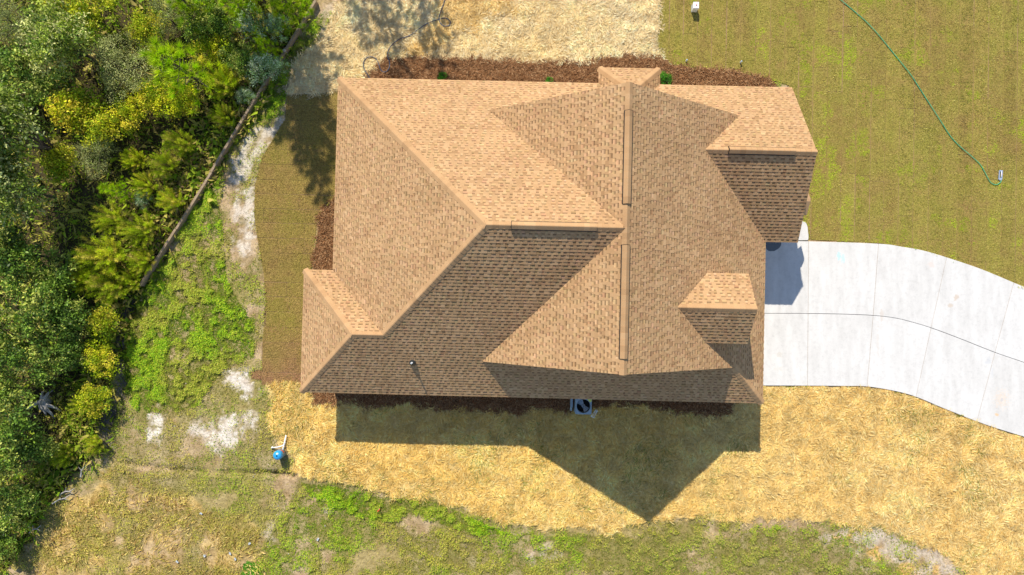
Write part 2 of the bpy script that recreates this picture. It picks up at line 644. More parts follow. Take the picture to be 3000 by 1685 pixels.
R_GREEN_S = poly([(760, 1215), (850, 1225), (950, 1250), (1100, 1262), (1180, 1300), (1260, 1335), (1360, 1345), (1420, 1350), (1540, 1345), (1680, 1318), (1760, 1315), (1900, 1315), (2060, 1320), (2120, 1345), (2150, 1400), (2260, 1430), (2330, 1460), (2330, 1560), (620, 1560), (640, 1420), (690, 1330), (720, 1260)])
R_MIX = poly([(310, 1000), (420, 1030), (540, 960), (650, 950), (690, 1100), (735, 1190), (640, 1260), (420, 1210), (290, 1160), (260, 1090)])
R_LUSH_S = poly([(740, 1190), (830, 1215), (960, 1245), (1100, 1265), (1220, 1310), (1280, 1340), (1200, 1345), (1080, 1310), (960, 1310), (860, 1290), (790, 1260)])
R_TURF_S = poly([(1540, 1350), (1700, 1345), (1900, 1340), (2070, 1340), (2110, 1380), (2250, 1440), (2260, 1560), (1480, 1560), (1500, 1400)])
R_DRYGRASS = poly([(110, 1340), (200, 1240), (290, 1180), (420, 1220), (520, 1290), (640, 1310), (660, 1400), (600, 1560), (0, 1560)])
R_ORANGE = poly([(2000, 1300), (2120, 1316), (2240, 1338), (2330, 1370), (2400, 1420), (2440, 1560), (2300, 1560), (2260, 1430), (2150, 1370), (2080, 1350)])
SANDS = [([(565, 935), (620, 935), (640, 965), (650, 990), (625, 1000), (590, 985), (560, 960)], 1.0),
         ([(385, 1035), (410, 1035), (415, 1075), (405, 1095), (388, 1112), (375, 1108), (365, 1080)], 1.0),
         ([(470, 1068), (500, 1055), (520, 1075), (530, 1098), (500, 1105), (480, 1095)], 0.8),
         ([(530, 1080), (550, 1048), (585, 1040), (598, 1070), (580, 1090), (600, 1100), (598, 1130), (570, 1140), (545, 1138), (530, 1120), (510, 1118), (520, 1095)], 0.95),
         ([(605, 1040), (640, 1030), (655, 1060), (640, 1085), (615, 1075)], 0.9), ([(598, 1075), (612, 1070), (615, 1105), (602, 1115)], 1.0),
         ([(585, 470), (640, 440), (655, 400), (690, 345), (712, 300), (700, 290), (650, 320), (600, 380), (575, 430)], 0.75),
         ([(600, 480), (642, 470), (642, 560), (635, 640), (615, 665), (590, 620), (585, 540)], 0.75),
         ([(800, 20), (850, -30), (860, 30), (830, 90), (800, 110), (790, 60)], 0.35),
         ([(815, 1250), (850, 1260), (845, 1285), (815, 1280)], 0.5), ([(1310, 1385), (1380, 1365), (1430, 1385), (1420, 1420), (1360, 1430), (1315, 1410)], 0.45),
         ([(1100, 1380), (1190, 1400), (1190, 1420), (1090, 1405)], 0.35), ([(660, 1330), (690, 1310), (700, 1360), (680, 1390)], 0.4),
         ([(1260, 1330), (1340, 1335), (1400, 1345), (1370, 1360), (1290, 1350)], 0.25),
         ([(2175, 1345), (2200, 1330), (2215, 1350), (2205, 1370), (2150, 1385), (2130, 1380)], 0.5), ([(2180, 1390), (2200, 1390), (2190, 1440), (2170, 1430)], 0.5),
         ([(2260, 1420), (2320, 1380), (2390, 1420), (2420, 1470), (2300, 1470)], 0.2)]
TRENCH = [at(*p)[:2] for p in ((283, 1160), (320, 1166), (400, 1177), (520, 1188), (640, 1190), (735, 1194))]
TRENCH_DEEP = [at(*p)[:2] for p in ((645, 1188), (690, 1192), (737, 1194))]
DITCH = [at(*p)[:2] for p in ((330, 775), (305, 830), (299, 900), (306, 945), (290, 1010), (262, 1080), (270, 1130))]

gx = np.concatenate([[-900, -300, -120, -70], np.arange(-48, -24.6, 0.6), np.arange(-24.5, 24.51, 0.085), np.arange(25.1, 48.1, 0.6), [70, 120, 300, 900]])
gy = np.concatenate([[-900, -300, -120, -70], np.arange(-38, -13.6, 0.6), np.arange(-13.5, 14.51, 0.085), np.arange(15.1, 38.1, 0.6), [70, 120, 300, 900]])
GX, GY = np.meshgrid(gx, gy)
X, Y = GX.ravel(), GY.ravel()


def field(x, y):
    """what covers the ground at each place, as soft weights"""
    w = {}
    w['woods'] = warped(R_WOODS, x, y, 0.35, 1.2, 41)
    w['nstraw'] = warped(R_NSTRAW, x, y, 0.13, 0.45, 42) | warped(R_NSTRAW, x, y, 0.02, 0.3, 43) & (x > -2)
    w['ngold'] = warped(R_NGOLD, x, y, 0.4, 0.8, 44)
    w['nmulch'] = warped(R_NMULCH, x, y, 0.09, 0.3, 45)
    w['smulch'] = warped(R_SMULCH, x, y, 0.09, 0.3, 46)
    w['wmulch'] = warped(R_WMULCH, x, y, 0.09, 0.3, 47)
    w['sstraw'] = warped(R_SSTRAW, x, y, 0.16, 0.5, 48)
    w['lawn'] = inside(R_LAWN, x, y)
    w['wsod'] = inside(R_WSOD, x, y)
    return w


def green_weight(x, y):
    """share of living ground cover on the open soil"""
    gw = warped(R_GREEN_W, x, y, 0.35, 1.0, 51)
    gs = warped(R_GREEN_S, x, y, 0.3, 0.9, 53)
    lush = warped(R_LUSH_S, x, y, 0.3, 0.8, 55)
    turf = warped(R_TURF_S, x, y, 0.4, 1.2, 57)
    n = fbm(x, y, 1.4, 61, 5)
    g = np.where(gw, 0.35 + 0.65 * smooth(0.27, 0.46, n), 0.0)
    g = np.maximum(g, np.where(gs, smooth(0.42, 0.54, n) * 0.95, 0.0))
    g = np.maximum(g, np.where(lush, 0.3 + 0.7 * smooth(0.28, 0.4, n), 0.0))
    g = np.maximum(g, np.where(turf, 0.75 * smooth(0.26, 0.42, n), 0.0))
    mixz = warped(R_MIX, x, y, 0.4, 0.9, 59)
    g = np.maximum(g, np.where(mixz, 0.12 + 0.6 * smooth(0.36, 0.54, fbm(x, y, 0.9, 67, 5)), 0.0))
    rest = smooth(0.42, 0.56, fbm(x, y, 0.8, 65, 5)) * 0.8
    g = np.maximum(g, rest)
    return g


def sand_weight(x, y):
    s = np.zeros(np.shape(x))
    for P_, a in SANDS:
        s = np.maximum(s, a * (warped(poly(P_), x, y, 0.2, 0.5, 71) * 0.55 + warped(poly(P_), x, y, 0.38, 0.3, 75) * 0.45))
    return s


def trench_depth(x, y):
    wob = (fbm(x, y, 0.6, 81) - 0.5) * 0.25
    d = np.abs(seg_dist(TRENCH, x, y) + wob * 0.4)
    t = -0.10 * np.exp(-(d / 0.09) ** 2)
    d2 = seg_dist(TRENCH_DEEP, x, y)
    t = t - 0.22 * np.exp(-(d2 / 0.10) ** 2)
    dd = seg_dist(DITCH, x, y)
    t = t - 0.45 * np.exp(-((dd + wob) / 0.32) ** 2)
    return t


W = field(X, Y)
core = (np.abs(X) < 24.6) & (np.abs(Y) < 14.6)
n_big = fbm(X, Y, 2.2, 31, 5)
n_mid = fbm(X, Y, 0.7, 35, 4)
n_fin = fbm(X, Y, 0.25, 38, 3)
CG = np.zeros((len(X), 3))


def lay(mask, col):
    global CG
    mk = np.clip(np.asarray(mask, float), 0, 1)[:, None]
    CG = CG * (1 - mk) + mk * col


def tone(c0, c1, t):
    t = np.clip(t, 0, 1)[:, None]
    return np.array(c0) * (1 - t) + np.array(c1) * t


CG = tone((0.36, 0.25, 0.13), (0.58, 0.43, 0.27), smooth(0.3, 0.7, n_mid * 0.6 + n_fin * 0.4))
lay(smooth(0.45, 0.65, n_big) * 0.7, tone((0.28, 0.23, 0.07), (0.42, 0.34, 0.12), n_fin))
DRY = warped(R_DRYGRASS, X, Y, 0.4, 1.0, 52)
lay(DRY * (0.2 + 0.6 * smooth(0.42, 0.6, n_big * 0.5 + n_mid * 0.5)), tone((0.46, 0.3, 0.09), (0.7, 0.5, 0.2), smooth(0.3, 0.7, n_fin)))
GW_ = green_weight(X, Y)
lay(GW_ * 0.6, tone((0.13, 0.14, 0.03), (0.27, 0.26, 0.06), n_fin * 0.5 + n_mid * 0.5))
OR_ = warped(R_ORANGE, X, Y, 0.35, 0.7, 54)
lay(OR_ * smooth(0.38, 0.5, n_mid) * 0.85, tone((0.44, 0.36, 0.28), (0.64, 0.54, 0.42), n_fin))
lay(OR_ * smooth(0.55, 0.66, fbm(X, Y, 0.55, 91, 4)) * 0.9, tone((0.62, 0.33, 0.08), (0.75, 0.5, 0.2), n_fin))
SW_ = sand_weight(X, Y)
lay(SW_ * smooth(0.42, 0.62, n_fin * 0.45 + n_mid * 0.4 + SW_ * 0.2 + 0.02), tone((0.6, 0.5, 0.4), (0.76, 0.69, 0.6), smooth(0.3, 0.6, n_fin) * np.clip(SW_ * 1.1, 0, 1)))
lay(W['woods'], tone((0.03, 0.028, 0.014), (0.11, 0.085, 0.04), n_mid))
dd = seg_dist(DITCH, X, Y)
lay(np.exp(-(dd / 0.3) ** 2) * 0.9, tone((0.1, 0.09, 0.09), (0.3, 0.27, 0.26), n_fin))
lay(W['sstraw'], tone((0.76, 0.54, 0.2), (0.9, 0.68, 0.3), smooth(0.3, 0.7, n_big * 0.6 + n_mid * 0.4)))
grn_in_straw = smooth(0.55, 0.72, fbm(X, Y, 1.1, 93, 5))
lay(W['sstraw'] * grn_in_straw * 0.3, tone((0.2, 0.2, 0.04), (0.36, 0.32, 0.09), n_fin))
lay(W['nstraw'], tone((0.78, 0.58, 0.3), (0.9, 0.72, 0.42), smooth(0.3, 0.7, n_mid)))
lay(W['nstraw'] & W['ngold'], tone((0.58, 0.38, 0.13), (0.74, 0.52, 0.21), n_mid))
MUL = (W['nmulch'] | W['smulch'] | W['wmulch'])
lay(MUL, tone((0.13, 0.055, 0.025), (0.3, 0.145, 0.07), smooth(0.25, 0.7, n_fin)))
lay((W['lawn'] | W['wsod']), tone((0.17, 0.1, 0.05), (0.26, 0.17, 0.09), n_fin))
lay((np.abs(X) > 49) | (np.abs(Y) > 39), np.tile((0.2, 0.18, 0.07), (len(X), 1)))

ZG = (n_mid - 0.5) * 0.05
straw_any = W['sstraw'] | W['nstraw']
ZG = np.where(straw_any, 0.015 + smooth(0.35, 0.75, fbm(X, Y, 0.45, 95, 3)) * 0.06, ZG)
ZG = np.where(MUL, 0.02 + smooth(0.3, 0.7, fbm(X, Y, 0.22, 97, 3)) * 0.06, ZG)
ZG = np.where(W['woods'], (n_big - 0.5) * 0.4, ZG)
ul, vl = to_local(X, Y)
flat = (ul > -8.6) & (ul < 11.2) & (vl > -3.4) & (vl < 8.4)
DRIVE_T = [(1880, 603), (1935, 604), (2034, 605), (2207, 612), (2270, 622), (2340, 640), (2376, 652), (2460, 682), (2546, 716), (2680, 776)]
DRIVE_B = [(1880, 972), (1935, 972), (2030, 971), (2175, 974), (2254, 986), (2318, 1004), (2395, 1034), (2495, 1074), (2576, 1099), (2680, 1136)]
R_DRIVE = poly(DRIVE_T + DRIVE_B[::-1])
ddr = seg_dist(list(poly(DRIVE_B)), X, Y)
ZG = np.where(W['lawn'] | W['wsod'] | inside(R_DRIVE, X, Y), -0.005, ZG)
ZG = np.where(~inside(R_DRIVE, X, Y), ZG * np.clip(ddr / 0.3, 0.05, 1), ZG)
ZG = np.where(flat & ~MUL, np.minimum(ZG, 0.03), ZG)
ZG = ZG + trench_depth(X, Y) * (~straw_any | (X < -11))
ZG = np.where(core, ZG, 0.0)
nx, ny = len(gx), len(gy)
idx = np.arange(nx * ny).reshape(ny, nx)
FG = np.stack([idx[:-1, :-1].ravel(), idx[:-1, 1:].ravel(), idx[1:, 1:].ravel(), idx[1:, :-1].ravel()], 1)
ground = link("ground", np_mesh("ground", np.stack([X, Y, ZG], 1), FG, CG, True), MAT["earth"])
tag(ground, "bare sandy soil and weeds around the house", "ground", kind="structure")


def ground_z(x, y):
    i = np.clip(np.searchsorted(gx, x) - 1, 0, nx - 2)
    j = np.clip(np.searchsorted(gy, y) - 1, 0, ny - 2)
    Z = ZG.reshape(ny, nx)
    return np.maximum.reduce([Z[j, i], Z[j, i + 1], Z[j + 1, i], Z[j + 1, i + 1]])


GI = dict(woods=W['woods'], nstraw=W['nstraw'], ngold=W['ngold'], nmulch=W['nmulch'], smulch=W['smulch'], wmulch=W['wmulch'], sstraw=W['sstraw'], lawn=W['lawn'], wsod=W['wsod'],
          green=GW_, sand=SW_, dry=DRY, orange=OR_)
GI = {k_: np.asarray(v_).reshape(ny, nx) for k_, v_ in GI.items()}


def gl(key, x, y, jit=0.06):
    """ground map read at scattered places, edges softened by a small jitter"""
    xx = x + rng.normal(0, jit, len(x))
    yy = y + rng.normal(0, jit, len(x))
    i = np.clip(np.searchsorted(gx, xx) - 1, 0, nx - 2)
    j = np.clip(np.searchsorted(gy, yy) - 1, 0, ny - 2)
    return GI[key][j, i]


# ------------------------------------------------------------------ driveway: concrete panels
T3 = lambda x, y: at3(2100 + x / 2.128, 600 + y / 2.128)[:2]
top_pts = spline([T3(250, 226), T3(303, 226), T3(570, 228), T3(1003, 243), T3(1150, 262), T3(1280, 285), T3(1427, 328), T3(1640, 400), T3(1845, 485), T3(2060, 575), T3(2270, 670)], 6)
mid_pts = spline([T3(250, 677), T3(300, 677), T3(565, 678), T3(790, 682), T3(970, 690), T3(1100, 705), T3(1200, 728), T3(1330, 767), T3(1500, 830), T3(1728, 920), T3(1930, 990), T3(2130, 1070)], 6)
bot_pts = spline([T3(250, 1127), T3(292, 1127), T3(560, 1128), T3(800, 1130), T3(932, 1133), T3(1100, 1160), T3(1236, 1197), T3(1400, 1265), T3(1615, 1350), T3(1760, 1400), T3(1990, 1470)], 6)
CUTS = [(T3(250, 226), T3(250, 677), T3(250, 1127)), (T3(568, 228), T3(565, 678), T3(561, 1128)), (T3(1003, 243), T3(970, 690), T3(932, 1133)), (T3(1427, 328), T3(1330, 767), T3(1236, 1197)),
        (T3(1845, 485), T3(1728, 920), T3(1615, 1350)), (T3(2270, 670), T3(2130, 1070), T3(1990, 1470))]


def piece(curve, a, b):
    ia = int(np.argmin(np.hypot(*(curve - a).T)))
    ib = int(np.argmin(np.hypot(*(curve - b).T)))
    seg = [a] + [p for p in curve[min(ia, ib):max(ia, ib) + 1] if min(np.hypot(*(p - a)), np.hypot(*(p - b))) > 0.12] + [b]
    return [np.array(p) for p in seg]


def shrink(P, g):
    P = [np.array(p) for p in P]
    if area2(P) < 0:
        P = P[::-1]
    n = len(P)
    out = []
    for i in range(n):
        a, b_, d = P[i - 1], P[i], P[(i + 1) % n]
        e1 = (b_ - a) / (np.linalg.norm(b_ - a) + 1e-9)
        e2 = (d - b_) / (np.linalg.norm(d - b_) + 1e-9)
        n1_, n2_ = np.array([-e1[1], e1[0]]), np.array([-e2[1], e2[0]])
        m_ = n1_ + n2_
        m_ = m_ / max(0.4, np.dot(m_, n1_))
        out.append(b_ + m_ * g)
    return out


und = MB()
und.prism(shrink(list(top_pts) + list(bot_pts[::-1]), 0.03), -0.09, 0.062)
driveway = und.build("driveway", MAT["joint_tan"])
tag(driveway, "pale curved concrete driveway in panels", "driveway", kind="structure")
for row, (cu, cl, i0, i1) in enumerate(((top_pts, mid_pts, 0, 1), (mid_pts, bot_pts, 1, 2))):
    for k in range(len(CUTS) - 1):
        A = piece(cu, CUTS[k][i0], CUTS[k + 1][i0])
        B = piece(cl, CUTS[k][i1], CUTS[k + 1][i1])
        mb = MB()
        mb.prism(shrink(A + B[::-1], 0.008), -0.1, 0.08 + random.uniform(-0.002, 0.002), bevel=0.006)
        mb.build("concrete_panel", MAT["concrete"], driveway)
mj = MB()
for a, b_ in zip(mid_pts[:-1], mid_pts[1:]):
    d = (b_ - a) / np.linalg.norm(b_ - a)
    nrm = np.array([-d[1], d[0]]) * 0.010
    e = d * 0.002
    q = [a - nrm - e, b_ - nrm + e, b_ + nrm + e, a + nrm - e]
    mj.add([(p[0], p[1], 0.0745) for p in q], [(0, 1, 2, 3)])
mj.build("expansion_joint", MAT["joint_black"], driveway)
mw = MB()
T5 = lambda x, y: at3(2300 + x / 7.235, 520 + y / 7.235)[:2]
mw.prism([T5(120, 900), T5(400, 940), T5(440, 985), T5(465, 1060), T5(470, 1140), T5(482, 1220), T5(482, 1300), T5(470, 1333), T5(120, 1338)], -0.05, 0.081, bevel=0.006)
walk = mw.build("walkway", MAT["concrete"])
tag(walk, "small pale concrete walkway slab beside the wing roof at the driveway", "walkway", kind="structure")

# ------------------------------------------------------------------ lawns: laid sod, strip by strip
lawn = tag(MB().build("lawn", MAT["earth"]), "newly laid lawn of sod strips right of the house", "lawn", kind="structure")
bm_ = MB()
bm_.prism([tuple(p) for p in shrink(list(R_LAWN), 0.06)], 0.0, 0.008, (0.36, 0.24, 0.13))
lawn.data = bm_.mesh("lawn")
lawn.data.materials.append(MAT["earth"])


def sod_slab(P, parent, tint):
    mb_ = MB()
    try:
        mb_.prism(P, 0.003, 0.022 + random.uniform(-0.003, 0.004), tint, bevel=0.008)
    except Exception:
        return
    return mb_.build("sod_strip", MAT["sod"], parent)


def lay_sod(R, parent, along_v, width, lmin, lmax, tintf):
    loc = np.array([to_local(*p) for p in R])
    lo, hi = loc.min(0), loc.max(0)
    ax = 0 if along_v else 1
    seams = []
    a = lo[ax] + random.uniform(-width, 0)
    while a < hi[ax]:
        seams.append(a)
        w_ = width * random.uniform(0.96, 1.04)
        bpos = lo[1 - ax] - random.uniform(0, lmax)
        while bpos < hi[1 - ax]:
            L = random.uniform(lmin, lmax)
            g = random.choice((0.003, 0.004, 0.006, 0.009, 0.014))
            j = [random.uniform(-0.008, 0.008) for _ in range(2)]
            if along_v:
                Q = clip_rect(loc, a + g + j[0], a + w_ - g + j[1], bpos + g, bpos + L - g)
            else:
                Q = clip_rect(loc, bpos + g, bpos + L - g, a + g + j[0], a + w_ - g + j[1])
            R_ = []
            for p in Q:
                if not R_ or math.hypot(p[0] - R_[-1][0], p[1] - R_[-1][1]) > 0.01:
                    R_.append(p)
            if len(R_) > 2 and math.hypot(R_[0][0] - R_[-1][0], R_[0][1] - R_[-1][1]) < 0.01:
                R_.pop()
            if len(R_) > 2 and abs(area2(R_)) > 0.05:
                Pw = [to_world(*p) for p in R_]
                cx, cy = np.mean(Pw, 0)
                sod_slab(Pw, parent, tintf(cx, cy))
            bpos += L
        a += w_
    return np.array(seams)


def tint_lawn(x, y):
    t = random.uniform(0.96, 1.05)
    d = fbm(np.array([x]), np.array([y]), 3.0, 120, 3)[0]
    return (t * 1.0, t * (0.92 + 0.16 * d), t * 0.95)


def dryness(x, y):
    return 0.08 + smooth(-0.5, -4.0, y) * 0.75


def tint_west(x, y):
    t = random.uniform(0.95, 1.05)
    k = float(dryness(x, y))
    return (t * (1.0 + 0.1 * k), t * (0.95 - 0.2 * k), t * (1.0 + 0.4 * k))


SEAM_E = lay_sod(R_LAWN, lawn, True, 0.63, 2.2, 5.2, tint_lawn)
wsod = link("sod_verge", bpy.data.meshes.new("sod_verge"), MAT["earth"])
bm_ = MB()
bm_.prism([tuple(p) for p in shrink(list(R_WSOD), 0.05)], 0.0, 0.008, (0.36, 0.24, 0.13))
wsod.data = bm_.mesh("sod_verge")
wsod.data.materials.append(MAT["earth"])
tag(wsod, "strip of browner sod laid left of the house", "lawn", kind="structure")
SEAM_W = lay_sod(R_WSOD, wsod, False, 0.64, 1.6, 3.4, tint_west)

# ================================================================== HOUSE
PI_, ZE = 0.8557, 2.891
uW, uB, vBN, vN, vS, uE = -7.236, -8.367, 1.080, 8.685, -3.710, 9.690
uGN, uGA, uGS, vGS = 10.63, 10.65, 10.96, 2.603
uR, vNr, vSr = 3.494, 7.225, -2.255
vD, wD, uDf, zD = -0.041, 1.248, 8.322, 5.345
vNB, uNB1, uNB2 = 9.313, 3.032, 5.425
vm = (vN + vS) / 2
zm = ZE + PI_ * (vN - vm)
zR = zm
vB = (vBN + vS) / 2
zB = ZE + PI_ * (vBN - vB)
vg = (vN + vGS) / 2
zg = ZE + PI_ * (vN - vg)
zn = ZE + PI_ * (vN - vNr)
zs = ZE + PI_ * (vSr - vS)
pR = (zR - ZE) / (uE - uR)
A_ = (uE - (zg - ZE) / pR, vg, zg)
B_ = (uE - (zn - ZE) / pR, vNr, zn)
C_ = (uR - (zR - zn) / pR, vNr, zn)
D1 = (uR - (zR - zs) / pR, vSr, zs)
D2 = (uE - (zs - ZE) / pR, vSr, zs)
J_ = (uR, vm, zR)
M1 = (uW + (vN - vm), vm, zm)
Bq = (uW + (vB - vS), vB, zB)
Bp = (uB + (vBN - vB), vB, zB)
AP = (uGA, vg, zg)
zDr = zD + PI_ * wD
uNm = (uNB1 + uNB2) / 2
hNB = (uNB2 - uNB1) / 2
zNr = ZE + PI_ * hNB
NB1 = (uNm, vNB - hNB, zNr)
NB2 = (uNm, vN - hNB, zNr)
FACES = {
    "north": [(uW, vN, ZE), (uNB1, vN, ZE), (uNB2, vN, ZE), (uGN, vN, ZE), AP, A_, B_, C_, J_, M1],
    "west": [(uW, vBN, ZE), (uW, vN, ZE), M1, Bq],
    "bump_north": [(uW, vBN, ZE), Bq, Bp, (uB, vBN, ZE)],
    "bump_west": [(uB, vBN, ZE), Bp, (uB, vS, ZE)],
    "south": [(uB, vS, ZE), Bp, Bq, M1, J_, D1, D2, (uE, vS, ZE)],
    "gable_west_n": [C_, J_, (uR, vNr, zR)],
    "gable_west_s": [J_, D1, (uR, vSr, zR)],
    "east": [(uR, vNr, zR), (uR, vSr, zR), D2, (uE, vS, ZE), (uE, vGS, ZE), A_, B_],
    "wing_south": [A_, AP, (uGS, vGS, ZE), (uE, vGS, ZE)],
    "dormer_north": [(uDf, vD + wD, zD), (uDf, vD, zDr), (uE - (zDr - ZE) / pR, vD, zDr), (uE - (zD - ZE) / pR, vD + wD, zD)],
    "dormer_south": [(uDf, vD - wD, zD), (uDf, vD, zDr), (uE - (zDr - ZE) / pR, vD, zDr), (uE - (zD - ZE) / pR, vD - wD, zD)],
    "bay_north": [(uNB1, vNB, ZE), (uNB2, vNB, ZE), NB1],
    "bay_west": [(uNB1, vNB, ZE), NB1, NB2, (uNB1, vN, ZE)],
    "bay_east": [(uNB2, vNB, ZE), NB1, NB2, (uNB2, vN, ZE)],
}
house = empty("house", (0, 0, 0), TH)
tag(house, "large house with tan shingled hip and gable roof beside the driveway", "house")


def plane_of(pts):
    pts = [np.array(p, float) for p in pts]
    n = np.zeros(3)
    for i in range(len(pts)):
        n += np.cross(pts[i - 1], pts[i])
    n /= np.linalg.norm(n)
    if n[2] < 0:
        n = -n
    e = np.cross((0, 0, 1.0), n)
    e /= np.linalg.norm(e)
    s = np.cross(n, e)
    return n, e, s


# roof deck with eave thickness
deck = MB()
for nm, pts in FACES.items():
    n, e, s = plane_of(pts)
    up = [np.array(p) for p in pts]
    if np.dot(np.cross(up[1] - up[0], up[2] - up[1]), n) < 0 and len(up) == 3:
        up = up[::-1]
    k = len(up)
    dn = [p - np.array((0, 0, 0.13)) for p in up]
    deck.add(up + dn, [tuple(range(k)), tuple(range(2 * k - 1, k - 1, -1))] + [(i, (i + 1) % k, k + (i + 1) % k, k + i) for i in range(k)])
roof = deck.build("roof", MAT["fascia"], house)

SHADES = [((0.455, 0.28, 0.142), 0.48), ((0.42, 0.253, 0.126), 0.32), ((0.36, 0.212, 0.104), 0.08), ((0.5, 0.315, 0.165), 0.12)]


def shade():
    r = random.random()
    for c_, p in SHADES:
        if r < p:
            break
        r -= p
    k = random.uniform(0.94, 1.06)
    return tuple(x * k for x in c_)


EXPO = 0.143
fieldb = MB()
tabs = []
for nm, pts in FACES.items():
    n, e, s = plane_of(pts)
    o = np.array(pts[0], float)
    o = o + s * ((ZE if not nm.startswith("dormer") else zD) - o[2]) / s[2]
    P2 = [(float(np.dot(np.array(p) - o, e)), float(np.dot(np.array(p) - o, s))) for p in pts]
    a0, a1 = min(p[0] for p in P2), max(p[0] for p in P2)
    b1 = max(p[1] for p in P2)
    k = 0
    warp = random.uniform(0, 9)
    while k * EXPO < b1:
        y0, y1 = k * EXPO, (k + 1) * EXPO
        x = a0 - random.uniform(0, 0.4)
        is_tab = random.random() < 0.5
        while x < a1:
            w_ = random.choice((0.08, 0.10, 0.12, 0.15, 0.20)) if is_tab else random.choice((0.08, 0.10, 0.12, 0.16))
            Q = clip_rect(P2, x, x + w_, y0, y1)
            if len(Q) > 2 and abs(area2(Q)) > 0.0008:
                if area2(Q) < 0:
                    Q = Q[::-1]
                whole = abs(abs(area2(Q)) - w_ * EXPO) < 1e-6
                t_lo, t_hi = (0.0225, 0.0080) if is_tab else (0.0140, 0.0012)

                def lift(q, drop=0.0):
                    t = (q[1] - y0) / EXPO
                    h = t_lo + (t_hi - t_lo) * t - drop
                    return o + e * q[0] + s * q[1] + n * h
                if is_tab:
                    c0 = shade()
                    nq = len(Q)
                    vs = [lift(q) for q in Q] + [o + e * q[0] + s * q[1] - n * 0.004 for q in Q]
                    fs = [tuple(range(nq))] + [(i, nq + i, nq + (i + 1) % nq, (i + 1) % nq) for i in range(nq)]
                    cs = [c0] * (2 * nq)
                    if whole:
                        tabs.append((vs, fs, cs))
                    else:
                        fieldb.add(vs, fs, list(cs))
                else:
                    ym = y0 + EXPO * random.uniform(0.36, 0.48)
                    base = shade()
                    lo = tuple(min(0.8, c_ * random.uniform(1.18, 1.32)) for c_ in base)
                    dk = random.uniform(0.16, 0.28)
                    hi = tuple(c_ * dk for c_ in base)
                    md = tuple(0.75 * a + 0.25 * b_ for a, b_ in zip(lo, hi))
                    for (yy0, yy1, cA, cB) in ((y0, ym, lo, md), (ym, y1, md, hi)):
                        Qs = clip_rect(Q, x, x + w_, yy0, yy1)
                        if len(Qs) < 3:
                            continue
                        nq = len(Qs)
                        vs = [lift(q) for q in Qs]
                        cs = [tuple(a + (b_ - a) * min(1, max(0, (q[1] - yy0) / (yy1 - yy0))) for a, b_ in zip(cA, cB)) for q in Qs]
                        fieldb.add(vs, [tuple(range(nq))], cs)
                        if yy0 == y0:
                            low = [q for q in Qs if abs(q[1] - y0) < 1e-6]
                            if len(low) >= 2:
                                q0, q1 = min(low), max(low)
                                fieldb.add([lift(q0), lift(q1), o + e * q1[0] + s * q1[1] - n * 0.004, o + e * q0[0] + s * q0[1] - n * 0.004],
                                           [(0, 3, 2, 1)], [lo] * 4)
            x += w_
            is_tab = not is_tab
        k += 1


def seen(vs):
    p = [(v[0] / (CAM_H - v[2]), v[1] / (CAM_H - v[2])) for v in vs[:4]]
    return abs(area2(p))


tabs.sort(key=lambda t: -seen(t[0]))
for vs, fs, cs in tabs[300:]:
    fieldb.add(vs, fs, list(cs))
for vs, fs, cs in tabs[:300]:
    c_ = np.mean(vs[:4], 0)
    mb = MB()
    mb.add([v - c_ for v in vs], fs, list(cs))
    ob = mb.build("shingle", MAT["shingle"], roof)
    ob.location = c_
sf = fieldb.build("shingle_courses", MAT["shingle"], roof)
sf["kind"] = "stuff"

# ridge and hip caps
CAP = 0.20


def cap_run(p0, p1, nA, nB, lift_=0.0, w=0.165, start=0.0, end=None):
    p0, p1 = np.array(p0, float), np.array(p1, float)
    d = p1 - p0
    L = np.linalg.norm(d)
    d /= L
    dA = np.cross(nA, d)
    dA = dA if dA[2] < 0 or abs(dA[2]) < 1e-6 else -dA
    dB = np.cross(nB, d)
    dB = dB if dB[2] < 0 or abs(dB[2]) < 1e-6 else -dB
    up = nA + nB
    up /= np.linalg.norm(up)
    end = L if end is None else end
    cnt = max(1, int(round((end - start) / CAP)))
    step = (end - start) / cnt
    me_cache = {}
    for i in range(cnt):
        a = start + i * step
        bb = a + step * 1.12
        c0 = shade()
        g = tuple(0.6 * x + 0.4 * y for x, y in zip(c0, (0.5, 0.3, 0.15)))
        prof = [(dA * w, 0.0), (dA * w * 0.5, 0.008), (dA * 0.02, 0.012), (dB * 0.02, 0.012), (dB * w * 0.5, 0.008), (dB * w, 0.0)]
        vs = []
        for t, h in ((a, 0.030), (bb, 0.017)):
            for off, hh in prof:
                vs.append(p0 + d * min(t, L + 0.02) + off + up * (h + hh + lift_))
        for off, hh in prof:
            vs.append(p0 + d * a + off + up * (0.008 + hh + lift_))
        for off, hh in prof:
            vs.append(p0 + d * bb + off + up * (0.0 + hh + lift_))
        fs = [(j, j + 1, 7 + j, 6 + j) for j in range(5)] + [(12 + j, 13 + j, j + 1, j) for j in range(5)] + [(0, 6, 18, 12), (11, 5, 17, 23)]
        c_ = p0 + d * (a + bb) / 2
        mb = MB()
        mb.add([v - c_ for v in vs], fs, g)
        ob = mb.build("ridge_cap", MAT["shingle"], roof)
        ob.location = c_


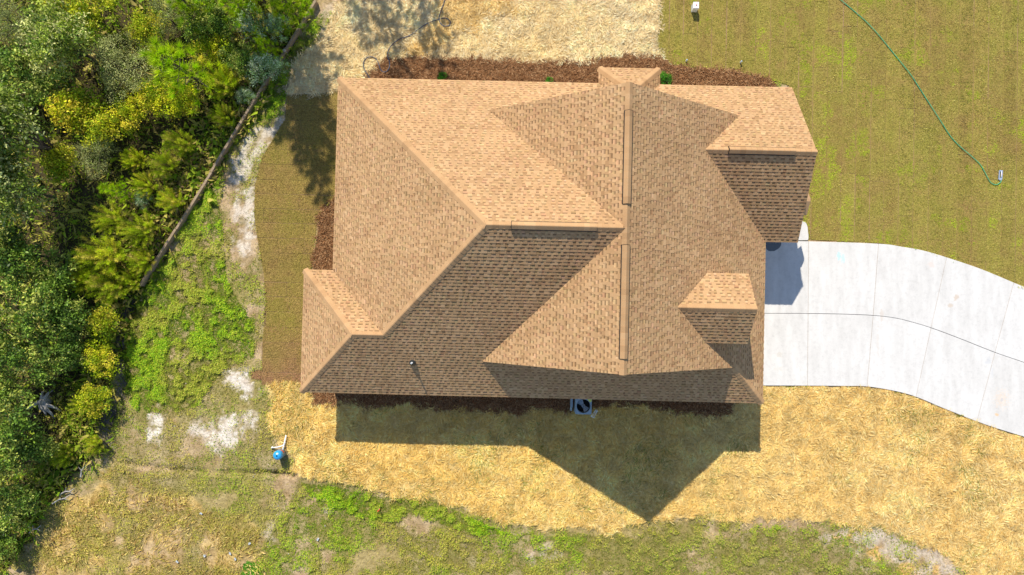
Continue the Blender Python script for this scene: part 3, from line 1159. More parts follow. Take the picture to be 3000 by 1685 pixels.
def vent_run(p0, p1, nA, nB, a, b_):
    p0, p1 = np.array(p0, float), np.array(p1, float)
    d = (p1 - p0) / np.linalg.norm(p1 - p0)
    dA = np.cross(nA, d)
    dA = dA if dA[2] < 0 else -dA
    dB = np.cross(nB, d)
    dB = dB if dB[2] < 0 else -dB
    up = np.array((0, 0, 1.0))
    vs = []
    for t in (a - 0.02, b_ + 0.02):
        for off, h in ((dA * 0.195, 0.015), (dA * 0.188, 0.085), (dA * 0.0, 0.09), (dB * 0.188, 0.085), (dB * 0.195, 0.015)):
            vs.append(p0 + d * t + off + up * h)
    mb = MB()
    mb.add(vs, [(j, j + 1, 6 + j, 5 + j) for j in range(4)] + [(4, 3, 2, 1, 0), (5, 6, 7, 8, 9)])
    return mb.build("ridge_vent", MAT["vent_black"], house)


NRM = {k: plane_of(v)[0] for k, v in FACES.items()}


def run_with_vents(p0, p1, fA, fB, vents):
    L = float(np.linalg.norm(np.array(p1) - np.array(p0)))
    cur = 0.0
    for a, b_ in vents:
        if a > cur + 0.1:
            cap_run(p0, p1, NRM[fA], NRM[fB], 0.0, start=cur, end=a)
        vent_run(p0, p1, NRM[fA], NRM[fB], a, b_)
        cap_run(p0, p1, NRM[fA], NRM[fB], 0.075, start=a, end=b_)
        cur = b_
    if cur < L - 0.1:
        cap_run(p0, p1, NRM[fA], NRM[fB], 0.0, start=cur, end=L)


uA0 = A_[0]
run_with_vents((uR, vNr, zR), (uR, vSr, zR), "gable_west_n", "east", [(0.93, 3.93), (5.30, 8.94)])
run_with_vents(M1, (uR - 0.12, vm, zm), "north", "south", [(0.82, 3.55)])
run_with_vents((uA0 - 0.1, vg, zg), AP, "north", "wing_south", [(0.95, 3.3)])
run_with_vents((uDf, vD, zDr), (uE - (zDr - ZE) / pR - 0.08, vD, zDr), "dormer_north", "dormer_south", [])
for p0, p1, a, b_ in (((uW, vN, ZE), M1, "west", "north"), (Bq, M1, "west", "south"), (Bp, Bq, "bump_north", "south"), ((uB, vBN, ZE), Bp, "bump_west", "bump_north"),
                      ((uB, vS, ZE), Bp, "bump_west", "south"), ((uE, vS, ZE), D2, "east", "south"), ((uNB1, vNB, ZE), NB1, "bay_west", "bay_north"),
                      ((uNB2, vNB, ZE), NB1, "bay_east", "bay_north")):
    cap_run(p0, p1, NRM[a], NRM[b_])

# walls
OH = 0.42
wl = MB()
foot = [(uW + OH, vN - OH), (uW + OH, vBN - OH), (uB + OH, vBN - OH), (uB + OH, vS + OH), (uE - OH, vS + OH), (uE - OH, vGS + OH), (uGA - OH, vGS + OH), (uGA - OH, vN - OH),
        (uNB2 - OH, vN - OH), (uNB2 - OH, vNB - OH), (uNB1 + OH, vNB - OH), (uNB1 + OH, vN - OH)]
wl.prism(foot, 0.0, ZE - 0.02)


def gable(pa, pb, apex, axis):
    a, b_, c_ = [np.array(p, float) for p in (pa, pb, apex)]
    t = np.array((0, 0.1, 0)) if axis == 'v' else np.array((0.1, 0, 0))
    vs = [a, b_, c_, a + t, b_ + t, c_ + t]
    wl.add(vs, [(0, 1, 2), (5, 4, 3), (0, 3, 4, 1), (1, 4, 5, 2), (2, 5, 3, 0)])


ov = 0.3
for vv in (vNr - ov - 0.1, vSr + ov):
    zl = (ZE + PI_ * (vN - vv - 0.1) if vv > vm else ZE + PI_ * (vv - vS)) - 0.1
    gable((uR - (zR - 0.14 - zl) / pR, vv, zl), (uR + (zR - 0.14 - zl) / pR, vv, zl), (uR, vv, zR - 0.14), 'v')
gable((uGA - OH - 0.1, vGS + OH, ZE - 0.03), (uGA - OH - 0.1, vN - OH, ZE - 0.03), (uGA - OH - 0.1, vg, zg - 0.3), 'u')
wl.build("wall", MAT["siding"], house)
# decks under the gable overhangs
so = MB()
for (pa, pb, vi) in ((D1, D2, vSr + 0.35), (C_, B_, vNr - 0.35)):
    zi = ZE + PI_ * (vi - vS) if vi < vm else ZE + PI_ * (vN - vi)
    so.add([(pa[0], pa[1], pa[2] - 0.003), (pb[0], pb[1], pb[2] - 0.003), (pb[0] - 0.3, vi, zi - 0.003), (pa[0] + 0.3, vi, zi - 0.003)], [(0, 1, 2, 3)], (0.42, 0.25, 0.13))
so.build("flashing", MAT["shingle"], house)
# dormer body
dm = MB()
hw, uf = wD - 0.22, uDf - 0.2
zroof = ZE + pR * (uE - uf)
ub0 = uE - (zD - ZE) / pR
dm.add([(uf, vD - hw, zroof - 0.05), (uf, vD + hw, zroof - 0.05), (uf, vD + hw, zD + 0.05), (uf, vD, zDr - 0.14), (uf, vD - hw, zD + 0.05),
        (ub0, vD - hw, zD - 0.05), (ub0, vD + hw, zD - 0.05)], [(0, 1, 2, 3, 4), (0, 4, 5), (1, 6, 2)])
dm.build("dormer", MAT["siding"], house)
# eave return below the wing gable: a small hipped pent roof
er = MB()


def el(px, py, z):
    w_ = at3(px, py, z)
    return (*to_local(w_[0], w_[1]), z)


ea, eb, ec, ed, ee, ef, eg = el(2364, 552, 2.5), el(2374.5, 582, 2.62), el(2374.5, 590, 2.62), el(2364, 630, 2.35), el(2340, 590, 3.0), el(2340, 545, 2.9), el(2335, 632, 2.6)
low_ = [(p[0], p[1], p[2] - 0.12) for p in (ea, eb, ec, ed)]
er.add([ea, eb, ec, ed, ee, ef, eg] + low_, [(5, 4, 1, 0), (4, 2, 1), (4, 6, 3, 2), (0, 1, 8, 7), (1, 2, 9, 8), (2, 3, 10, 9)], (0.52, 0.32, 0.17))
er.build("eave_return", MAT["shingle"], house)

# vent pipe with rubber boot on the south slope
vp = np.array(at3(1209, 1062, 0))
for _ in range(20):
    lu, lv = to_local(vp[0], vp[1])
    vp = at3(1209, 1062, ZE + PI_ * (lv - vS))
lu, lv = to_local(vp[0], vp[1])
lz = ZE + PI_ * (lv - vS)
pm = MB()
pm.lathe([(0.032, -0.1), (0.032, 0.40), (0.022, 0.40), (0.022, 0.30)], 14, capped=False)
pm.lathe([(0.022, 0.3), (0.001, 0.3)], 14, col=(0, 0, 0))
pipe = pm.build("vent_pipe", MAT["pvc_white"], house, True)
pipe.location = (lu, lv, lz)
bm2 = MB()
bm2.lathe([(0.135, -0.13), (0.125, 0.05), (0.105, 0.11), (0.06, 0.15), (0.045, 0.18), (0.034, 0.19)], 18, capped=False)
bt = bm2.build("boot", MAT["boot_rubber"], pipe, True)
fl = MB()
nS = NRM["south"]
fl.add([(-0.2, -0.22, -0.22 * PI_ + 0.025), (0.2, -0.22, -0.22 * PI_ + 0.025), (0.2, 0.1, 0.1 * PI_ + 0.025), (-0.2, 0.1, 0.1 * PI_ + 0.025)], [(0, 1, 2, 3)])

# ================================================================== LOOSE COVER: straw, pine straw, turf blades, weeds
def in_frame(x, y):
    return (np.abs(x) < 23.6) & (y < 13.8) & (y > -12.7)


def sample(n, box, keep):
    x = rng.uniform(box[0], box[1], n)
    y = rng.uniform(box[2], box[3], n)
    k = keep(x, y)
    return x[k], y[k]


def box_of(R, pad=0.4):
    return (max(R[:, 0].min() - pad, -23.7), min(R[:, 0].max() + pad, 23.7), max(R[:, 1].min() - pad, -12.8), min(R[:, 1].max() + pad, 13.9))


def blades(name, x, y, z, ang, pitch, length, width, col, mat, label, cat, curl=0.0, parent=None):
    """thin blades: a kinked strip of two triangles each"""
    n = len(x)
    dx, dy = np.cos(ang), np.sin(ang)
    cp, sp = np.cos(pitch), np.sin(pitch)
    px_, py_ = -dy * width / 2, dx * width / 2
    k = rng.uniform(-curl, curl, n) if curl else np.zeros(n)
    V = np.zeros((n, 4, 3))
    V[:, 0] = np.stack([x + px_, y + py_, z], 1)
    V[:, 1] = np.stack([x - px_, y - py_, z], 1)
    hx, hy = x + dx * cp * length * 0.55 - dy * k * length, y + dy * cp * length * 0.55 + dx * k * length
    V[:, 2] = np.stack([hx - px_ * 0.8, hy - py_ * 0.8, z + sp * length * 0.6], 1)
    V[:, 3] = np.stack([x + dx * cp * length, y + dy * cp * length, z + sp * length * 0.8], 1)
    V[:, 0] -= 0
    F = np.arange(n * 4).reshape(n, 4)
    Ft = np.concatenate([F[:, [0, 1, 2]], F[:, [0, 2, 3]]])
    C = np.repeat(col, 4, axis=0)
    o = link(name, np_mesh(name, V.reshape(-1, 3), Ft, C), mat, parent)
    tag(o, label, cat, kind="stuff")
    return o


def mixcol(cols, n, jitter=0.12):
    cols = np.array(cols)
    c = cols[rng.integers(0, len(cols), n)]
    return np.clip(c * rng.uniform(1 - jitter, 1 + jitter, (n, 1)), 0, 0.95)


def flow(x, y, seed, scale=0.55):
    return fbm(x, y, scale, seed, 2) * 4 * math.pi


# pale straw at the top
def straw_fibres(name, R, key, dens, keep, colf, label, seed):
    x, y = sample(dens, box_of(R), lambda a, b: gl(key, a, b) & keep(a, b))
    n = len(x)
    tuft = fbm(x, y, 0.42, seed + 3, 3)
    k = tuft > rng.uniform(0.1, 0.45, n)
    x, y, tuft = x[k], y[k], tuft[k]
    n = len(x)
    broad = smooth(0.3, 0.7, fbm(x, y, 1.7, seed + 7, 4))[:, None]
    col = colf(x, y, n) * (0.85 + 0.25 * smooth(0.3, 0.7, tuft))[:, None] * (np.array((0.97, 0.94, 0.88)) * (1 - broad) + broad * np.array((1.05, 1.06, 1.1)))
    blades(name, x, y, ground_z(x, y) + rng.uniform(0.0, 0.04, n), flow(x, y, seed, 0.7) + rng.normal(0, 0.55, n), rng.normal(0.1, 0.16, n), rng.uniform(0.1, 0.26, n), rng.uniform(0.0035, 0.007, n),
           np.clip(col, 0, 0.93), MAT["straw"], label, "straw", 0.12)


def pale_col(x, y, n):
    gold = (gl('ngold', x, y, 0.12) > 0)[:, None]
    return np.where(gold, mixcol([(0.84, 0.6, 0.24), (0.74, 0.5, 0.18), (0.88, 0.68, 0.34)], n), mixcol([(0.93, 0.76, 0.45), (0.9, 0.71, 0.4), (0.84, 0.63, 0.32), (0.94, 0.82, 0.55)], n, 0.08))


def gold_col(x, y, n):
    grn = fbm(x, y, 1.1, 93, 5) > 0.6 + rng.normal(0, 0.08, n)
    pal = smooth(3, 15, x)[:, None]
    c_ = mixcol([(0.92, 0.67, 0.23), (0.88, 0.61, 0.185), (0.8, 0.53, 0.14), (0.94, 0.74, 0.32)], n, 0.08) * (1 - pal) + pal * mixcol([(0.92, 0.68, 0.28), (0.87, 0.61, 0.22), (0.78, 0.52, 0.165), (0.94, 0.76, 0.38)], n, 0.08)
    return np.where((grn & (rng.random(n) < 0.18))[:, None], mixcol([(0.36, 0.36, 0.06), (0.46, 0.4, 0.1), (0.24, 0.3, 0.04)], n), c_)


straw_fibres("pale_straw", R_NSTRAW, 'nstraw', 260000, lambda a, b: ~gl('nmulch', a, b), pale_col, "pale loose straw spread over soil above the house", 201)
straw_fibres("golden_straw", R_SSTRAW, 'sstraw', 760000, lambda a, b: ~inside(R_DRIVE, a, b) & ~gl('smulch', a, b) & ~((to_local(a, b)[1] > -2.4) & (a < 9.2)), gold_col,
             "golden loose straw spread below the house and along the driveway", 211)
# pine straw beds
for R, key, dens, lab in ((R_NMULCH, 'nmulch', 130000, "brown pine straw bed along the top side of the house"), (R_SMULCH, 'smulch', 130000, "shaded brown pine straw bed along the bottom side of the house"),
                          (R_WMULCH, 'wmulch', 34000, "small brown pine straw bed at the left side of the house")):
    x, y = sample(dens, box_of(R), lambda a, b: gl(key, a, b) & ~((to_local(a, b)[0] > -7) & (to_local(a, b)[0] < 10.3) & (to_local(a, b)[1] > -3.2) & (to_local(a, b)[1] < 8.2)))
    n = len(x)
    blades("pine_straw", x, y, ground_z(x, y) + rng.uniform(0.0, 0.05, n), flow(x, y, 219, 0.5) + rng.normal(0, 0.8, n), rng.normal(0.15, 0.25, n), rng.uniform(0.08, 0.18, n), rng.uniform(0.003, 0.007, n),
           mixcol([(0.32, 0.155, 0.065), (0.24, 0.11, 0.045), (0.38, 0.2, 0.095), (0.16, 0.07, 0.03), (0.44, 0.26, 0.13)], n), MAT["needles_fallen"], lab, "mulch", 0.2)
# turf blades on the sod
x, y = sample(420000, box_of(R_LAWN), lambda a, b: inside(R_LAWN, a, b))
n = len(x)
lu_, lv_ = to_local(x, y)
lush = fbm(x, y, 0.8, 221, 5) - 0.02 + 0.09 * np.exp(-((x - 13.0) / 3.5) ** 2 - ((y - 6.0) / 4.5) ** 2) + 0.025 * np.sin(lu_ * 2 * math.pi / 1.26)
t = 0.85 * smooth(0.61, 0.68, lush + rng.normal(0, 0.02, n))[:, None]
brown = smooth(0.5, 0.72, fbm(lu_ * 1.6, lv_ * 0.6, 1.4, 223, 4) + 0.05 * np.sin(lu_ * 2 * math.pi / 1.9 + 1))[:, None] * 0.8
col = mixcol([(0.48, 0.415, 0.10), (0.4, 0.355, 0.07), (0.56, 0.47, 0.15), (0.34, 0.335, 0.055)], n, 0.42)
col = col * (1 - brown) + brown * mixcol([(0.44, 0.3, 0.11), (0.34, 0.21, 0.08), (0.5, 0.36, 0.14)], n, 0.2)
col = col * (1 - t) + t * mixcol([(0.46, 0.6, 0.02), (0.38, 0.52, 0.02), (0.55, 0.64, 0.05)], n)
si = np.searchsorted(SEAM_E, lu_)
ds = np.minimum(np.abs(lu_ - SEAM_E[np.clip(si - 1, 0, len(SEAM_E) - 1)]), np.abs(lu_ - SEAM_E[np.clip(si, 0, len(SEAM_E) - 1)]))
wear = fbm(lu_ * 6, lv_, 0.9, 229, 3)
ok = (fbm(x, y, 0.16, 227, 2) > rng.uniform(0.2, 0.55, n)) & ~((ds < 0.02 + 0.06 * smooth(0.48, 0.66, wear)) & (wear > 0.34))
tone_ = np.random.default_rng(5).uniform(0.8, 1.12, 80)[si % 80]
col = col * tone_[:, None]
x, y, col = x[ok], y[ok], col[ok]
n = len(x)
blades("lawn_grass", x, y, np.full(n, 0.018), rng.uniform(0, 6.3, n), rng.uniform(0.2, 1.1, n), rng.uniform(0.03, 0.085, n), rng.uniform(0.008, 0.018, n), col, MAT["grass"],
       "short yellow-green turf on the sod right of the house", "grass", 0.2)
x, y = sample(80000, box_of(R_WSOD), lambda a, b: inside(R_WSOD, a, b))
n = len(x)
dk = dryness(x, y)[:, None]
t = smooth(0.5, 0.7, fbm(x, y, 1.2, 225, 4) + rng.normal(0, 0.05, n))[:, None]
col = mixcol([(0.46, 0.34, 0.1), (0.38, 0.29, 0.075), (0.34, 0.24, 0.08)], n, 0.4) * (1 - t) + t * mixcol([(0.34, 0.31, 0.05), (0.4, 0.34, 0.07)], n)
col = col * (1 - dk) + dk * mixcol([(0.42, 0.26, 0.11), (0.32, 0.18, 0.08), (0.5, 0.33, 0.16)], n)
lu_, lv_ = to_local(x, y)
si = np.searchsorted(SEAM_W, lv_)
ds = np.minimum(np.abs(lv_ - SEAM_W[np.clip(si - 1, 0, len(SEAM_W) - 1)]), np.abs(lv_ - SEAM_W[np.clip(si, 0, len(SEAM_W) - 1)]))
ok = ds > 0.018
col = col * np.random.default_rng(6).uniform(0.9, 1.08, 80)[si % 80][:, None]
x, y, col = x[ok], y[ok], col[ok]
n = len(x)
blades("verge_grass", x, y, np.full(n, 0.018), rng.uniform(0, 6.3, n), rng.uniform(0.2, 1.0, n), rng.uniform(0.04, 0.09, n), rng.uniform(0.008, 0.016, n), col, MAT["grass"],
       "short browning turf on the sod left of the house", "grass", 0.2)


# leafy weeds on the open soil
WALK = np.array([T5(60, 900), T5(400, 940), T5(440, 985), T5(470, 1060), T5(490, 1220), T5(490, 1340), T5(60, 1340)])


def open_soil(a, b):
    return ~(inside(WALK, a, b) | gl('nmulch', a, b) | gl('smulch', a, b) | gl('wmulch', a, b) | gl('sstraw', a, b) | gl('nstraw', a, b) | gl('wsod', a, b, 0.02) | gl('lawn', a, b, 0.02) | inside(R_DRIVE, a, b))


FRAME = (-23.7, 23.7, -12.8, 13.9)
x, y = sample(1000000, FRAME, lambda a, b: rng.random(len(a)) < gl('green', a, b) ** 1.3 * (1 - gl('sand', a, b) * 0.93))
x2, y2 = sample(420000, box_of(R_GREEN_W), lambda a, b: inside(R_GREEN_W, a, b) & (rng.random(len(a)) < gl('green', a, b) * (1 - gl('sand', a, b) * 0.93)))
x3, y3 = sample(500000, box_of(R_GREEN_S), lambda a, b: inside(R_GREEN_S, a, b) & (rng.random(len(a)) < gl('green', a, b) ** 1.2 * np.where(inside(R_LUSH_S, a, b), 0.9, 0.22)))
x, y = np.concatenate([x2, x3, x]), np.concatenate([y2, y3, y])
ok = open_soil(x, y)
x, y = x[ok], y[ok]
cl = fbm(x, y, 0.30, 231, 3)
ok = cl > rng.uniform(0.2, 0.5, len(x))
x, y, cl = x[ok][:480000], y[ok][:480000], cl[ok][:480000]
n = len(x)
bright = smooth(0.35, 0.6, fbm(x, y, 2.0, 235, 3))
lushm = (inside(R_GREEN_W, x, y) | inside(R_LUSH_S, x, y)) * 1.0
t = np.clip(bright * 0.7 + lushm * 0.5 + 0.2 * inside(R_GREEN_S, x, y) + rng.normal(0, 0.22, n) - 0.12 - 0.5 * gl('dry', x, y, 0.2), 0, 1)[:, None]
turf = (inside(R_TURF_S, x, y) & (rng.random(n) < 0.8))[:, None]
col = mixcol([(0.4, 0.34, 0.06), (0.5, 0.4, 0.1), (0.28, 0.27, 0.04), (0.46, 0.44, 0.06)], n, 0.25) * (1 - t) + t * mixcol([(0.22, 0.4, 0.01), (0.32, 0.48, 0.012), (0.14, 0.3, 0.008), (0.44, 0.5, 0.025)], n, 0.28)
col = np.where(turf, mixcol([(0.3, 0.33, 0.045), (0.37, 0.36, 0.07), (0.24, 0.29, 0.03), (0.42, 0.35, 0.1)], n), col)
col = np.clip(col * (0.55 + 0.75 * smooth(0.35, 0.65, cl))[:, None], 0, 0.8)
blades("ground_weeds", x, y, ground_z(x, y) + smooth(0.42, 0.62, cl) * 0.15 * rng.random(n), rng.uniform(0, 6.3, n), rng.uniform(0.1, 0.9, n), rng.uniform(0.035, 0.07, n), rng.uniform(0.018, 0.036, n), col,
       MAT["weed_leaf"], "low bright green weeds growing over the open soil", "weeds", 0.3)
# dry bent grass, bottom left and thinly elsewhere
x, y = sample(420000, FRAME, lambda a, b: (rng.random(len(a)) < np.where(gl('dry', a, b, 0.2), 0.8, 0.2)) & ~gl('woods', a, b) & (gl('sand', a, b) < 0.3))
ok = open_soil(x, y) & (fbm(x, y, 0.8, 245, 3) > 0.4)
x, y = x[ok], y[ok]
n = len(x)
dg = gl('dry', x, y, 0.2)
col = mixcol([(0.82, 0.6, 0.24), (0.68, 0.48, 0.15), (0.5, 0.43, 0.08), (0.66, 0.56, 0.14), (0.38, 0.23, 0.07)], n)
blades("dry_grass", x, y, ground_z(x, y), flow(x, y, 247, 1.6) + rng.normal(0, 0.6, n), rng.uniform(0.1, 0.7, n), np.where(dg, rng.uniform(0.08, 0.3, n), rng.uniform(0.05, 0.13, n)), rng.uniform(0.004, 0.009, n), col,
       MAT["grass"], "dry brown bent grass on the rough ground at lower left", "grass", 0.15)
# vivid green patch at the bottom edge
RV = poly([(612, 1420), (625, 1408), (655, 1418), (662, 1470), (600, 1470)])
x, y = sample(9000, box_of(RV), lambda a, b: warped(RV, a, b, 0.1, 0.4, 251))
n = len(x)
blades("clover_patch", x, y, ground_z(x, y), rng.uniform(0, 6.3, n), rng.uniform(0.1, 0.8, n), rng.uniform(0.04, 0.08, n), rng.uniform(0.02, 0.04, n), mixcol([(0.06, 0.27, 0.01), (0.09, 0.33, 0.012), (0.13, 0.36, 0.02)], n),
       MAT["weed_leaf"], "vivid green clover patch at the bottom edge", "weeds", 0.3)
# clods and stones
x, y = sample(9000, FRAME, lambda a, b: open_soil(a, b) & ~gl('woods', a, b) & (rng.random(len(a)) < 0.05 + 0.8 * gl('orange', a, b) + 0.6 * (seg_dist(TRENCH, a, b) < 0.35)))
n = len(x)
r = rng.uniform(0.012, 0.045, n)
oct_ = np.array([(1, 0, 0), (0, 1, 0), (-1, 0, 0), (0, -1, 0), (0, 0, 0.8), (0, 0, -0.4)])
V = oct_[None] * r[:, None, None] * rng.uniform(0.6, 1.3, (n, 6, 1)) + np.stack([x, y, ground_z(x, y) + r * 0.2], 1)[:, None]
Fo = np.array([(0, 1, 4), (1, 2, 4), (2, 3, 4), (3, 0, 4), (1, 0, 5), (2, 1, 5), (3, 2, 5), (0, 3, 5)])
F = (Fo[None] + np.arange(n)[:, None, None] * 6).reshape(-1, 3)
orr = inside(R_ORANGE, x, y)[:, None]
col = np.where(orr & (rng.random((n, 1)) < 0.5), mixcol([(0.62, 0.34, 0.1), (0.7, 0.45, 0.18)], n), mixcol([(0.42, 0.34, 0.26), (0.6, 0.54, 0.47), (0.3, 0.24, 0.18)], n))
o = link("clods", np_mesh("clods", V.reshape(-1, 3), F, np.repeat(col, 6, axis=0)), MAT["earth"])
tag(o, "small clods and stones lying on the bare soil", "clods", kind="stuff")

# ================================================================== PLANTS
def unit(n_, up=0.0):
    v = rng.normal(0, 1, (n_, 3))
    v[:, 2] = np.abs(v[:, 2]) * (1 if up else np.sign(rng.normal(0, 1, n_))) + up
    return v / np.linalg.norm(v, axis=1, keepdims=True)


def leaves(centers, size, col, up=0.6, aspect=0.5):
    """diamond leaves, two triangles each"""
    n_ = len(centers)
    nrm = unit(n_, up)
    t_ = np.cross(nrm, rng.normal(0, 1, (n_, 3)))
    t_ /= np.linalg.norm(t_, axis=1, keepdims=True) + 1e-9
    b_ = np.cross(nrm, t_)
    s_ = (size * rng.uniform(0.6, 1.35, n_))[:, None]
    V_ = np.stack([centers - t_ * s_ * 0.5, centers + b_ * s_ * aspect * 0.5 + nrm * s_ * 0.08, centers + t_ * s_ * 0.5, centers - b_ * s_ * aspect * 0.5 + nrm * s_ * 0.08], 1)
    F_ = np.arange(n_ * 4).reshape(n_, 4)
    return V_.reshape(-1, 3), F_, np.repeat(col, 4, axis=0)


def spikes(base, dirs, length, width, col):
    n_ = len(base)
    s_ = np.cross(dirs, rng.normal(0, 1, (n_, 3)))
    s_ /= np.linalg.norm(s_, axis=1, keepdims=True) + 1e-9
    V_ = np.stack([base - s_ * width[:, None] / 2, base + s_ * width[:, None] / 2, base + dirs * length[:, None]], 1)
    return V_.reshape(-1, 3), np.arange(n_ * 3).reshape(n_, 3), np.repeat(col, 3, axis=0)


def broadleaf(R, H, n_clump, per, leaf, cols, spread=0.2, gap=0.0, top=0.45):
    """crown radius R, height H: leaf clumps through a lumpy dome, limbs to the larger ones"""
    lob = [(rng.normal(0, 0.42 * R, 2), rng.uniform(0.55, 0.95) * R) for _ in range(5)]
    cs = []
    while len(cs) < n_clump:
        (l, lr) = lob[rng.integers(0, 5)]
        d = unit(1, 0.15)[0]
        rr = lr * rng.uniform(0.45, 1.0) ** 0.5
        z_ = H * 0.55 + d[2] * H * top * rng.uniform(0.4, 1.0)
        cs.append((l[0] + d[0] * rr, l[1] + d[1] * rr, z_))
    cs = np.array(cs)
    k = rng.uniform(0.5, 1.35, n_clump)
    cidx = np.repeat(np.arange(n_clump), per)
    ctr = cs[cidx] + rng.normal(0, spread, (len(cidx), 3)) * (1, 1, 0.7)
    base_c = np.array(cols)[rng.integers(0, len(cols), n_clump)]
    col_ = np.clip(base_c[cidx] * k[cidx][:, None] * rng.uniform(0.75, 1.25, (len(cidx), 1)), 0, 0.9)
    V_, F_, C_2 = leaves(ctr, np.full(len(cidx), leaf), col_)
    tb = MB()
    tb.tube([(0, 0, 0), (0.03, 0.02, H * 0.25), (0, 0.03, H * 0.5), (0.02, 0, H * 0.75)], [0.035 * R + 0.02, 0.03 * R + 0.015, 0.02 * R + 0.012, 0.012], 6)
    for q in cs[:: max(1, n_clump // 14)]:
        tb.tube([(0, 0.02, H * rng.uniform(0.15, 0.45)), (q[0] * 0.5, q[1] * 0.5, q[2] * 0.75), q], [0.02 * R + 0.01, 0.015, 0.006], 5)
    return tb.mesh("trunk"), np_mesh("crown", V_, F_, C_2)


def pine(R, H, levels, cols, needle=0.24, per=60, low=0.15, fat=1.0):
    tb = MB()
    tb.tube([(0, 0, 0), (0.02, 0.01, H * 0.5), (0, 0, H)], [0.028 * H ** 0.8, 0.02 * H ** 0.8, 0.01], 7)
    bs, ds, ls, cc = [], [], [], []
    for i in range(levels):
        f = i / max(1, levels - 1)
        z_ = H * (low + (0.97 - low) * f)
        nb = int(6 - 2 * f + rng.integers(0, 2))
        L = R * (1.0 - 0.78 * f) * rng.uniform(0.8, 1.1)
        a0_ = rng.uniform(0, 6.3)
        for j in range(nb):
            a_ = a0_ + j * 2 * math.pi / nb + rng.normal(0, 0.2)
            Lj = L * rng.uniform(0.7, 1.1)
            tip = np.array([math.cos(a_) * Lj, math.sin(a_) * Lj, z_ + Lj * 0.35])
            st = np.array([0, 0, z_])
            tb.tube([st, st * 0.4 + tip * 0.6 - (0, 0, 0.05 * Lj), tip], [0.018, 0.012, 0.006], 4)
            kk = max(2, int(Lj / 0.22))
            for q in np.linspace(0.35, 1.0, kk):
                side = rng.normal(0, 0.12 * Lj + 0.03, 3) * (1, 1, 0.4) * (q < 0.99)
                p_ = st + (tip - st) * q + side
                d_ = unit(per, 0.25) + (tip - st) / (np.linalg.norm(tip - st) + 1e-9) * 0.6
                d_ /= np.linalg.norm(d_, axis=1, keepdims=True)
                bs.append(np.tile(p_, (per, 1)))
                ds.append(d_)
                cc.append(np.tile(np.array(cols[rng.integers(0, len(cols))]) * rng.uniform(0.7, 1.25), (per, 1)))
    bs, ds, cc = np.concatenate(bs), np.concatenate(ds), np.concatenate(cc)
    n_ = len(bs)
    V_, F_, C_2 = spikes(bs, ds, needle * rng.uniform(0.6, 1.15, n_), fat * rng.uniform(0.012, 0.02, n_), np.clip(cc * rng.uniform(0.8, 1.2, (n_, 1)), 0, 0.9))
    return tb.mesh("trunk"), np_mesh("crown", V_, F_, C_2)


def feathery(R, H, stems, cols, per=150):
    """tall soft weed: many stems with fine upward hairs"""
    tb = MB()
    bs, ds, cc = [], [], []
    for i in range(stems):
        a_ = rng.uniform(0, 6.3)
        rr = R * math.sqrt(rng.uniform(0.0, 1.0))
        hh = H * rng.uniform(0.7, 1.0) * (1 - 0.35 * (rr / R) ** 2)
        b0 = np.array([math.cos(a_) * rr * 0.25, math.sin(a_) * rr * 0.25, 0])
        tp = np.array([math.cos(a_) * rr + rng.normal(0, 0.05), math.sin(a_) * rr + rng.normal(0, 0.05), hh])
        md_ = b0 * 0.5 + tp * 0.5 + (0, 0, hh * 0.12)
        tb.tube([b0, md_, tp], [0.012, 0.008, 0.003], 4)
        q = rng.uniform(0.35, 1.0, per)[:, None]
        p_ = (1 - q) ** 2 * b0 + 2 * q * (1 - q) * md_ + q * q * tp
        sp_ = (0.05 + 0.16 * (1 - q)) * R
        outw = unit(per, 0.3)
        bs.append(p_ + outw * sp_ * rng.uniform(0, 1, (per, 1)))
        dd_ = outw * (1.0, 1.0, 0.6) + np.array([math.cos(a_), math.sin(a_), 0.6]) * 0.3
        ds.append(dd_ / np.linalg.norm(dd_, axis=1, keepdims=True))
        cc.append(np.tile(np.array(cols[rng.integers(0, len(cols))]) * rng.uniform(0.75, 1.2), (per, 1)))
    bs, ds, cc = np.concatenate(bs), np.concatenate(ds), np.concatenate(cc)
    n_ = len(bs)
    V_, F_, C_2 = spikes(bs, ds, rng.uniform(0.05, 0.12, n_), rng.uniform(0.009, 0.016, n_), np.clip(cc * rng.uniform(0.75, 1.25, (n_, 1)), 0, 0.9))
    return tb.mesh("trunk"), np_mesh("crown", V_, F_, C_2)


KINDS = {}


def kind(name, height, mat, variants):
    KINDS[name] = (height, mat, variants)


kind("pine_sapling", 2.4, "needle", [pine(1.0, 2.4, 7, [(0.46, 0.66, 0.015), (0.38, 0.56, 0.012), (0.58, 0.7, 0.025)], 0.27, 58) for _ in range(2)])
kind("feathery_shrub", 1.5, "needle", [feathery(1.0, 1.5, 64, [(0.5, 0.62, 0.02), (0.62, 0.66, 0.04), (0.38, 0.52, 0.015), (0.66, 0.58, 0.1)], 190) for _ in range(3)])
kind("leafy_shrub", 1.7, "leaf", [broadleaf(1.0, 1.7, 95, 34, 0.11, [(0.42, 0.52, 0.012), (0.62, 0.64, 0.02), (0.24, 0.36, 0.012), (0.7, 0.58, 0.05)], 0.13) for _ in range(3)])
kind("dark_shrub", 2.0, "glossy_leaf", [broadleaf(1.0, 2.0, 95, 34, 0.115, [(0.14, 0.25, 0.025), (0.23, 0.35, 0.04), (0.08, 0.15, 0.018), (0.4, 0.44, 0.08)], 0.13) for _ in range(3)])
kind("grey_shrub", 1.7, "leaf", [broadleaf(1.0, 1.7, 130, 50, 0.05, [(0.4, 0.43, 0.16), (0.48, 0.5, 0.2), (0.3, 0.34, 0.11)], 0.12) for _ in range(2)])
